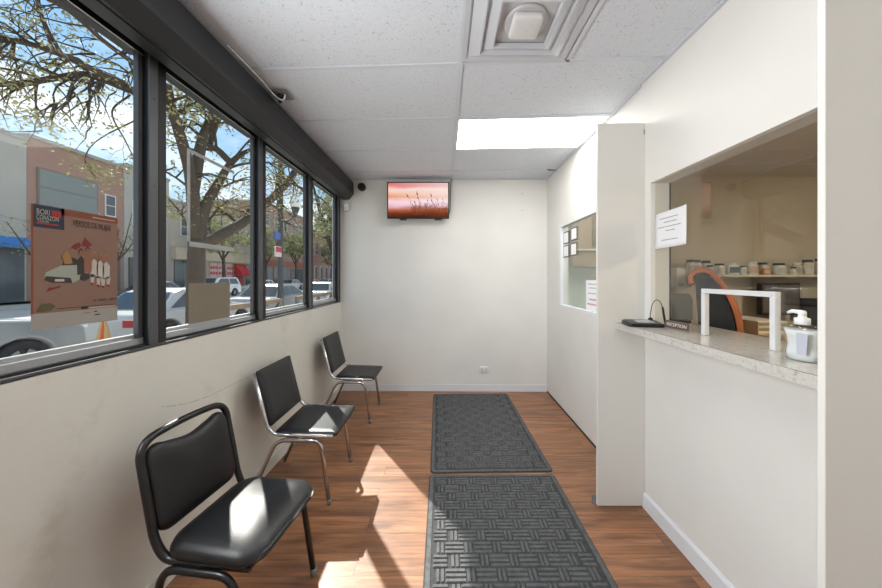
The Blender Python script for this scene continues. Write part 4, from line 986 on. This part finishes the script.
car('red car parked across the street near brick house', (XF, 46.5, RZ), R(-90), (180, 66, 56))
car('silver car farthest along the opposite kerb', (XF, 53, RZ), R(-90), (190, 192, 194))

# ---- kerbside barrier of rails and posts
WOODB = mat('weathered_wood', (142, 118, 94), .8, var=.15, vscale=6); GREYW = mat('grey_wood', (120, 118, 114), .8, var=.1, vscale=6)
def barrier(label, y0, y1, x=-4.95):
    t = thing('timber_barrier', label, 'barrier', (x, (y0 + y1) / 2, GZ), 0, 'low timber barriers along the kerb'); w = (y1 - y0) / 2
    MB().box(-.04, .04, -w, w, .86, .98).build('top_rail', WOODB, t); MB().box(-.03, .03, -w, w, .42, .66).build('lower_board', GREYW, t)
    k = max(2, int((y1 - y0) / 1.6) + 1)
    for i in range(k):
        y = -w + .06 + (2 * w - .12) * i / (k - 1); MB().box(-.05, .029 + .021, y - .05, y + .05, 0, .859).build('post', GREYW, t)
    MB().tube([(.08, w * .35, .05), (.08, w * .35 + .55, .86)], .035, 6).build('brace', WOODB, t)
    return t
barrier('low timber kerb barrier beside the tree trunk', 6.9, 9.4); barrier('low timber kerb barrier beyond the lamp post', 10.3, 14.0); barrier('farthest low timber kerb barrier', 14.6, 18.6)
hc = thing('furled_umbrella', 'furled tan and orange umbrella standing outside below the poster', 'umbrella', (-3.05, 2.76, GZ))
MB().lathe([(.02, 0), (.16, .01), (.16, .05), (.02, .06)], 0, 0, 16).lathe([(.016, .061), (.016, .5)], 0, 0, 10).build('stand', DARKG, hc)
m = MB(); prf = [(.045, .5), (.075, .62), (.06, .85), (.05, 1.0), (.03, 1.15), (.012, 1.24)]; n = 14; v = []
for (r, z) in prf:
    for q in range(n): rr = r * (1.25 if q % 2 else .8); v.append((rr * cos(2 * pi * q / n + z), rr * sin(2 * pi * q / n + z), z))
f = [(i * n + q, i * n + (q + 1) % n, (i + 1) * n + (q + 1) % n, (i + 1) * n + q) for i in range(len(prf) - 1) for q in range(n)]
m.add(v, f, 0)
for k in range(len(f)):
    if k % n in (8, 9): m.m[k] = 1
m.build('canopy', [mat('canvas_tan', (190, 164, 116), .8), mat('canvas_orange', (206, 96, 56), .8)], hc)

# ---- street lamp and sign post
lp = thing('street_lamp', 'dark street lamp post with hanging white globe by the kerb', 'street lamp', (-5.2, 9.8, GZ))
LM = mat('lamp_post_grey', (74, 72, 70), .6)
MB().lathe([(.17, 0), (.17, .4), (.11, .5), (.085, 1.2), (.08, 4.0), (.07, 6.4), (.03, 6.5)], 0, 0, 14).build('post', LM, lp)
MB().tube(smooth([(.06, .0, 3.4), (.25, .05, 3.45), (.42, .1, 3.62)], 5), .025, 8).lathe([(.03, 3.55), (.05, 3.62), (.12, 3.80), (.13, 3.86)], .42, .1, 14).build('arm', LM, lp)
MB().lathe([(.12, 3.861), (.16, 3.98), (.15, 4.12), (.08, 4.25), (.02, 4.30)], .42, .1, 16).build('globe', mat('globe_white', (236, 236, 232), .3), lp)
MB().box(.02, .06, -.42, -.11, 2.80, 3.02).build('street_sign', mat('sign_street_blue', (52, 92, 160), .5), lp)
MB().box(.02, .06, -.40, .02, 2.26, 2.58).box(.061, .065, -.38, .0, 2.28, 2.36).build('parking_sign', mat('sign_pale', (210, 190, 184), .5), lp)
MB().box(.0605, .066, -.38, .0, 2.40, 2.56).build('sign_panel', REDINK, lp)

# ---- trees
BARK = mat('bark', (80, 68, 57), .95, var=.25, vscale=14, bump=.8, bscale=20)
def leaf_mat(name, a, b_):
    m = bpy.data.materials.new(name); m.use_nodes = True; t = m.node_tree; p = t.nodes['Principled BSDF']; k = t.links.new
    c = N(t, 'ShaderNodeTexCoord'); n = N(t, 'ShaderNodeTexNoise'); n.inputs['Scale'].default_value = 3.0; k(c.outputs['Object'], n.inputs['Vector'])
    r = ramp(t, [(0.35, lin(a)), (0.65, lin(b_))]); k(n.outputs['Fac'], r.inputs[0]); k(r.outputs[0], p.inputs['Base Color']); p.inputs['Roughness'].default_value = .6
    return m
LEAF = leaf_mat('leaf_spring', (136, 132, 84), (176, 170, 116)); LEAF2 = leaf_mat('leaf_green', (140, 142, 96), (178, 176, 128))
class Tree:
    def __init__(s, seed): s.r = random.Random(seed); s.b = MB(); s.l = MB()
    def leaves(s, p, n, spread, size):
        for _ in range(n):
            c = p + Vector((s.r.gauss(0, spread), s.r.gauss(0, spread), s.r.gauss(0, spread * .6)))
            d = Vector((s.r.uniform(-1, 1), s.r.uniform(-1, 1), s.r.uniform(-.8, .5))); d.normalize(); e = d.orthogonal(); e.rotate(Matrix.Rotation(s.r.uniform(0, 6.28), 3, d)); e.normalize()
            L_ = size * s.r.uniform(.7, 1.4); w = L_ * .26; nrm = d.cross(e) * (w * .35)
            s.l.add([c, c + d * L_ * .45 + e * w, c + d * L_, c + d * L_ * .45 - e * w, c + d * L_ * .5 - nrm], [(0, 1, 4), (1, 2, 4), (2, 3, 4), (3, 0, 4)])
    def limb(s, pts, r0, r1, twigs=6, tl=.9, depth=2, leaf=5, lsize=.07, n=8, start=.25, droop=.1):
        P = smooth(pts, 6); k = len(P); s.b.tube(P, [r0 + (r1 - r0) * (i / (k - 1)) for i in range(k)], n)
        for q in range(twigs):
            f = s.r.uniform(start, 1.0); i = min(k - 2, int(f * (k - 1))); base = P[i]; d = (P[i + 1] - P[i]).normalized()
            side = Vector((s.r.uniform(-1, 1), s.r.uniform(-1, 1), s.r.uniform(-.6, .7))); side = (side - d * side.dot(d)); side.normalize()
            dd = (d * .7 + side * .9).normalized(); ln = tl * s.r.uniform(.5, 1.2); rr = min((r0 + (r1 - r0) * f) * .5, .035 if depth > 1 else .014)
            s.twig(base, dd, ln, rr, depth, leaf, lsize, droop)
    def twig(s, base, d, ln, rr, depth, leaf, lsize, droop):
        pts = [base]; p = base.copy()
        for q in range(4):
            d = (d + Vector((s.r.uniform(-.35, .35), s.r.uniform(-.35, .35), s.r.uniform(-.25, .25) - droop))).normalized(); p = p + d * ln / 4; pts.append(p.copy())
        s.b.tube(pts, [rr * (1 - .2 * q) for q in range(5)], 5 if rr > .01 else 4)
        if depth > 1:
            for q in range(4):
                i = s.r.randint(1, 4); dd = (d + Vector((s.r.uniform(-1, 1), s.r.uniform(-1, 1), s.r.uniform(-.7, .6)))).normalized(); s.twig(pts[i], dd, ln * .62, rr * .55, depth - 1, leaf, lsize, droop)
        else:
            for i in (2, 3, 4): s.leaves(pts[i], leaf, .10, lsize)
    def done(s, label, loc, leafmat, group=None):
        t = thing('tree', label, 'tree', (loc[0], loc[1], GZ), 0, group)
        for b_ in (s.b, s.l): b_.v = [(x - loc[0], y - loc[1], z - GZ) for x, y, z in b_.v]
        s.b.build('trunk', BARK, t)
        if s.l.f: tag(s.l.build('foliage', leafmat, t), kind='stuff')
        return t
T = Tree(21)
YT = 6.4
base = at(196, 283, YT); base.z = GZ
fork = at(197, 240, YT)
T.limb([(base.x, YT, GZ + .01), at(196, 330, YT), at(196, 283, YT), fork], .19, .15, 0)
T.limb([fork, at(194, 205, YT - .05), at(190, 172, YT - .2), at(181, 138, YT - .5), at(172, 110, YT - .8), at(168, 85, YT - 1.1)], .135, .06, 8, 1.0)
T.limb([at(193, 190, YT - .1), at(200, 150, YT), at(206, 130, YT + .1), at(214, 112, YT + .2), at(224, 90, YT + .3)], .11, .06, 10, 1.0)
T.limb([fork + Vector((.02, 0, 0)), at(205, 208, YT + .1), at(219, 182, YT + .3), at(231, 163, YT + .5), at(245, 152, YT + .8), at(262, 146, YT + 1.2)], .12, .03, 10, 1.0)
T.limb([at(231, 163, YT + .5), at(218, 150, YT + .4), at(210, 145, YT + .3), at(216, 125, YT + .4), at(224, 108, YT + .5)], .075, .05, 6, .8)
T.limb([fork - Vector((0, 0, .12)), at(220, 236, YT + .3), at(248, 219, YT + .8), at(270, 200, YT + 1.3), at(288, 182, YT + 1.8), at(298, 165, YT + 2.1), at(308, 145, YT + 2.4)], .12, .07, 14, 1.0)
# long limbs reaching left over the pavement, above the first window
T.limb([at(172, 110, YT - .8), at(150, 100, YT - 1.2), at(124, 88, YT - 1.5), at(88, 75, YT - 1.8), at(62, 77, YT - 2.0), at(22, 83, YT - 2.2), at(-40, 86, YT - 2.5)], .065, .03, 15, .75, 2, 3, .055)
T.limb([at(150, 100, YT - 1.2), at(118, 82, YT - 1.7), at(62, 55, YT - 2.1), at(22, 42, YT - 2.3), at(0, 40, YT - 2.4), at(-60, 34, YT - 2.6)], .05, .025, 15, .75, 2, 3, .055)
T.limb([at(62, 55, YT - 2.1), at(48, 30, YT - 2.2), at(40, 8, YT - 2.2), at(36, -25, YT - 2.2)], .025, .012, 7, .6, 2, 3, .055)
T.limb([at(170, 95, YT - .9), at(140, 68, YT - 1.4), at(105, 42, YT - 1.9), at(70, 12, YT - 2.2), at(30, -10, YT - 2.4)], .045, .018, 15, .8, 2, 3, .055)
T.limb([at(62, 77, YT - 2.0), at(20, 60, YT - 2.4), at(-20, 52, YT - 2.6)], .025, .012, 8, .6, 2, 5, .055)
T.limb([at(130, 95, YT - 1.4), at(112, 112, YT - 1.6), at(125, 140, YT - 1.5), at(134, 158, YT - 1.4)], .015, .006, 8, .5, 1, 5, .06, start=.3)
T.limb([at(100, 80, YT - 1.7), at(62, 105, YT - 2.0), at(50, 118, YT - 2.1), at(60, 128, YT - 2.0)], .012, .005, 5, .35, 1, 4, .06, start=.5)
T.limb([at(140, 118, YT - 1.2), at(98, 140, YT - 1.3), at(85, 160, YT - 1.4), at(96, 178, YT - 1.4)], .012, .005, 8, .4, 1, 6, .065, start=.3)
T.limb([at(190, 230, YT), at(180, 212, YT - .1), at(165, 195, YT - .2)], .03, .01, 6, .6, 2, 5, .06)
T.limb([at(205, 225, YT + .2), at(222, 205, YT + .6), at(236, 196, YT + .9)], .03, .01, 8, .6, 2, 5, .06)
T.done('big spreading street tree with forked trunk outside second window', (base.x, YT), LEAF)

def small_tree(label, x, y, h, r, seed, lm=LEAF2, leaf=10, lsize=.14, tw=9):
    T2 = Tree(seed); rr = T2.r; z0 = GZ
    T2.limb([(x, y, z0), (x + .05, y, z0 + h * .2), (x - .03, y + .05, z0 + h * .42)], r, r * .75, 0)
    for k in range(6):
        a = 2 * pi * k / 6 + rr.uniform(-.3, .3); l = h * rr.uniform(.20, .30)
        T2.limb([(x - .03, y + .05, z0 + h * rr.uniform(.32, .42)), (x + cos(a) * l * .4, y + sin(a) * l * .4, z0 + h * .58), (x + cos(a) * l * .8, y + sin(a) * l * .8, z0 + h * rr.uniform(.75, .98))], r * .5, r * .15, tw, h * .12, 2, leaf, lsize, 6, .25, .05)
    return T2.done(label, (x, y), lm, 'street trees along the avenue')
small_tree('leafy street tree beyond the lamp post', -5.6, 16.0, 7.5, .16, 31, LEAF2, 6, .15)
small_tree('street tree nearest the far end of the near kerb', -5.6, 23.5, 8.0, .16, 32, LEAF2, 7, .2)
small_tree('leafy street tree across the street by the beige shops', -21.7, 37.5, 8.0, .18, 33, LEAF2, 6, .2)
small_tree('leafy street tree across the street left of the trunk', -21.7, 30.3, 8.5, .18, 34, LEAF2, 7, .2)
small_tree('leafy street tree before the brown brick house', -20.9, 43.5, 9.5, .2, 35, LEAF2, 8, .25)
small_tree('leafy street tree before the arched brick house', -21.7, 60, 9.5, .2, 36, LEAF2, 8, .3)
small_tree('small bare tree before the rose brick building', -21.7, 20.3, 6.2, .10, 37, LEAF2, 1, .10, 7)
small_tree('small bare tree before the grey building', -21.7, 16.6, 5.6, .10, 38, LEAF2, 1, .10, 7)
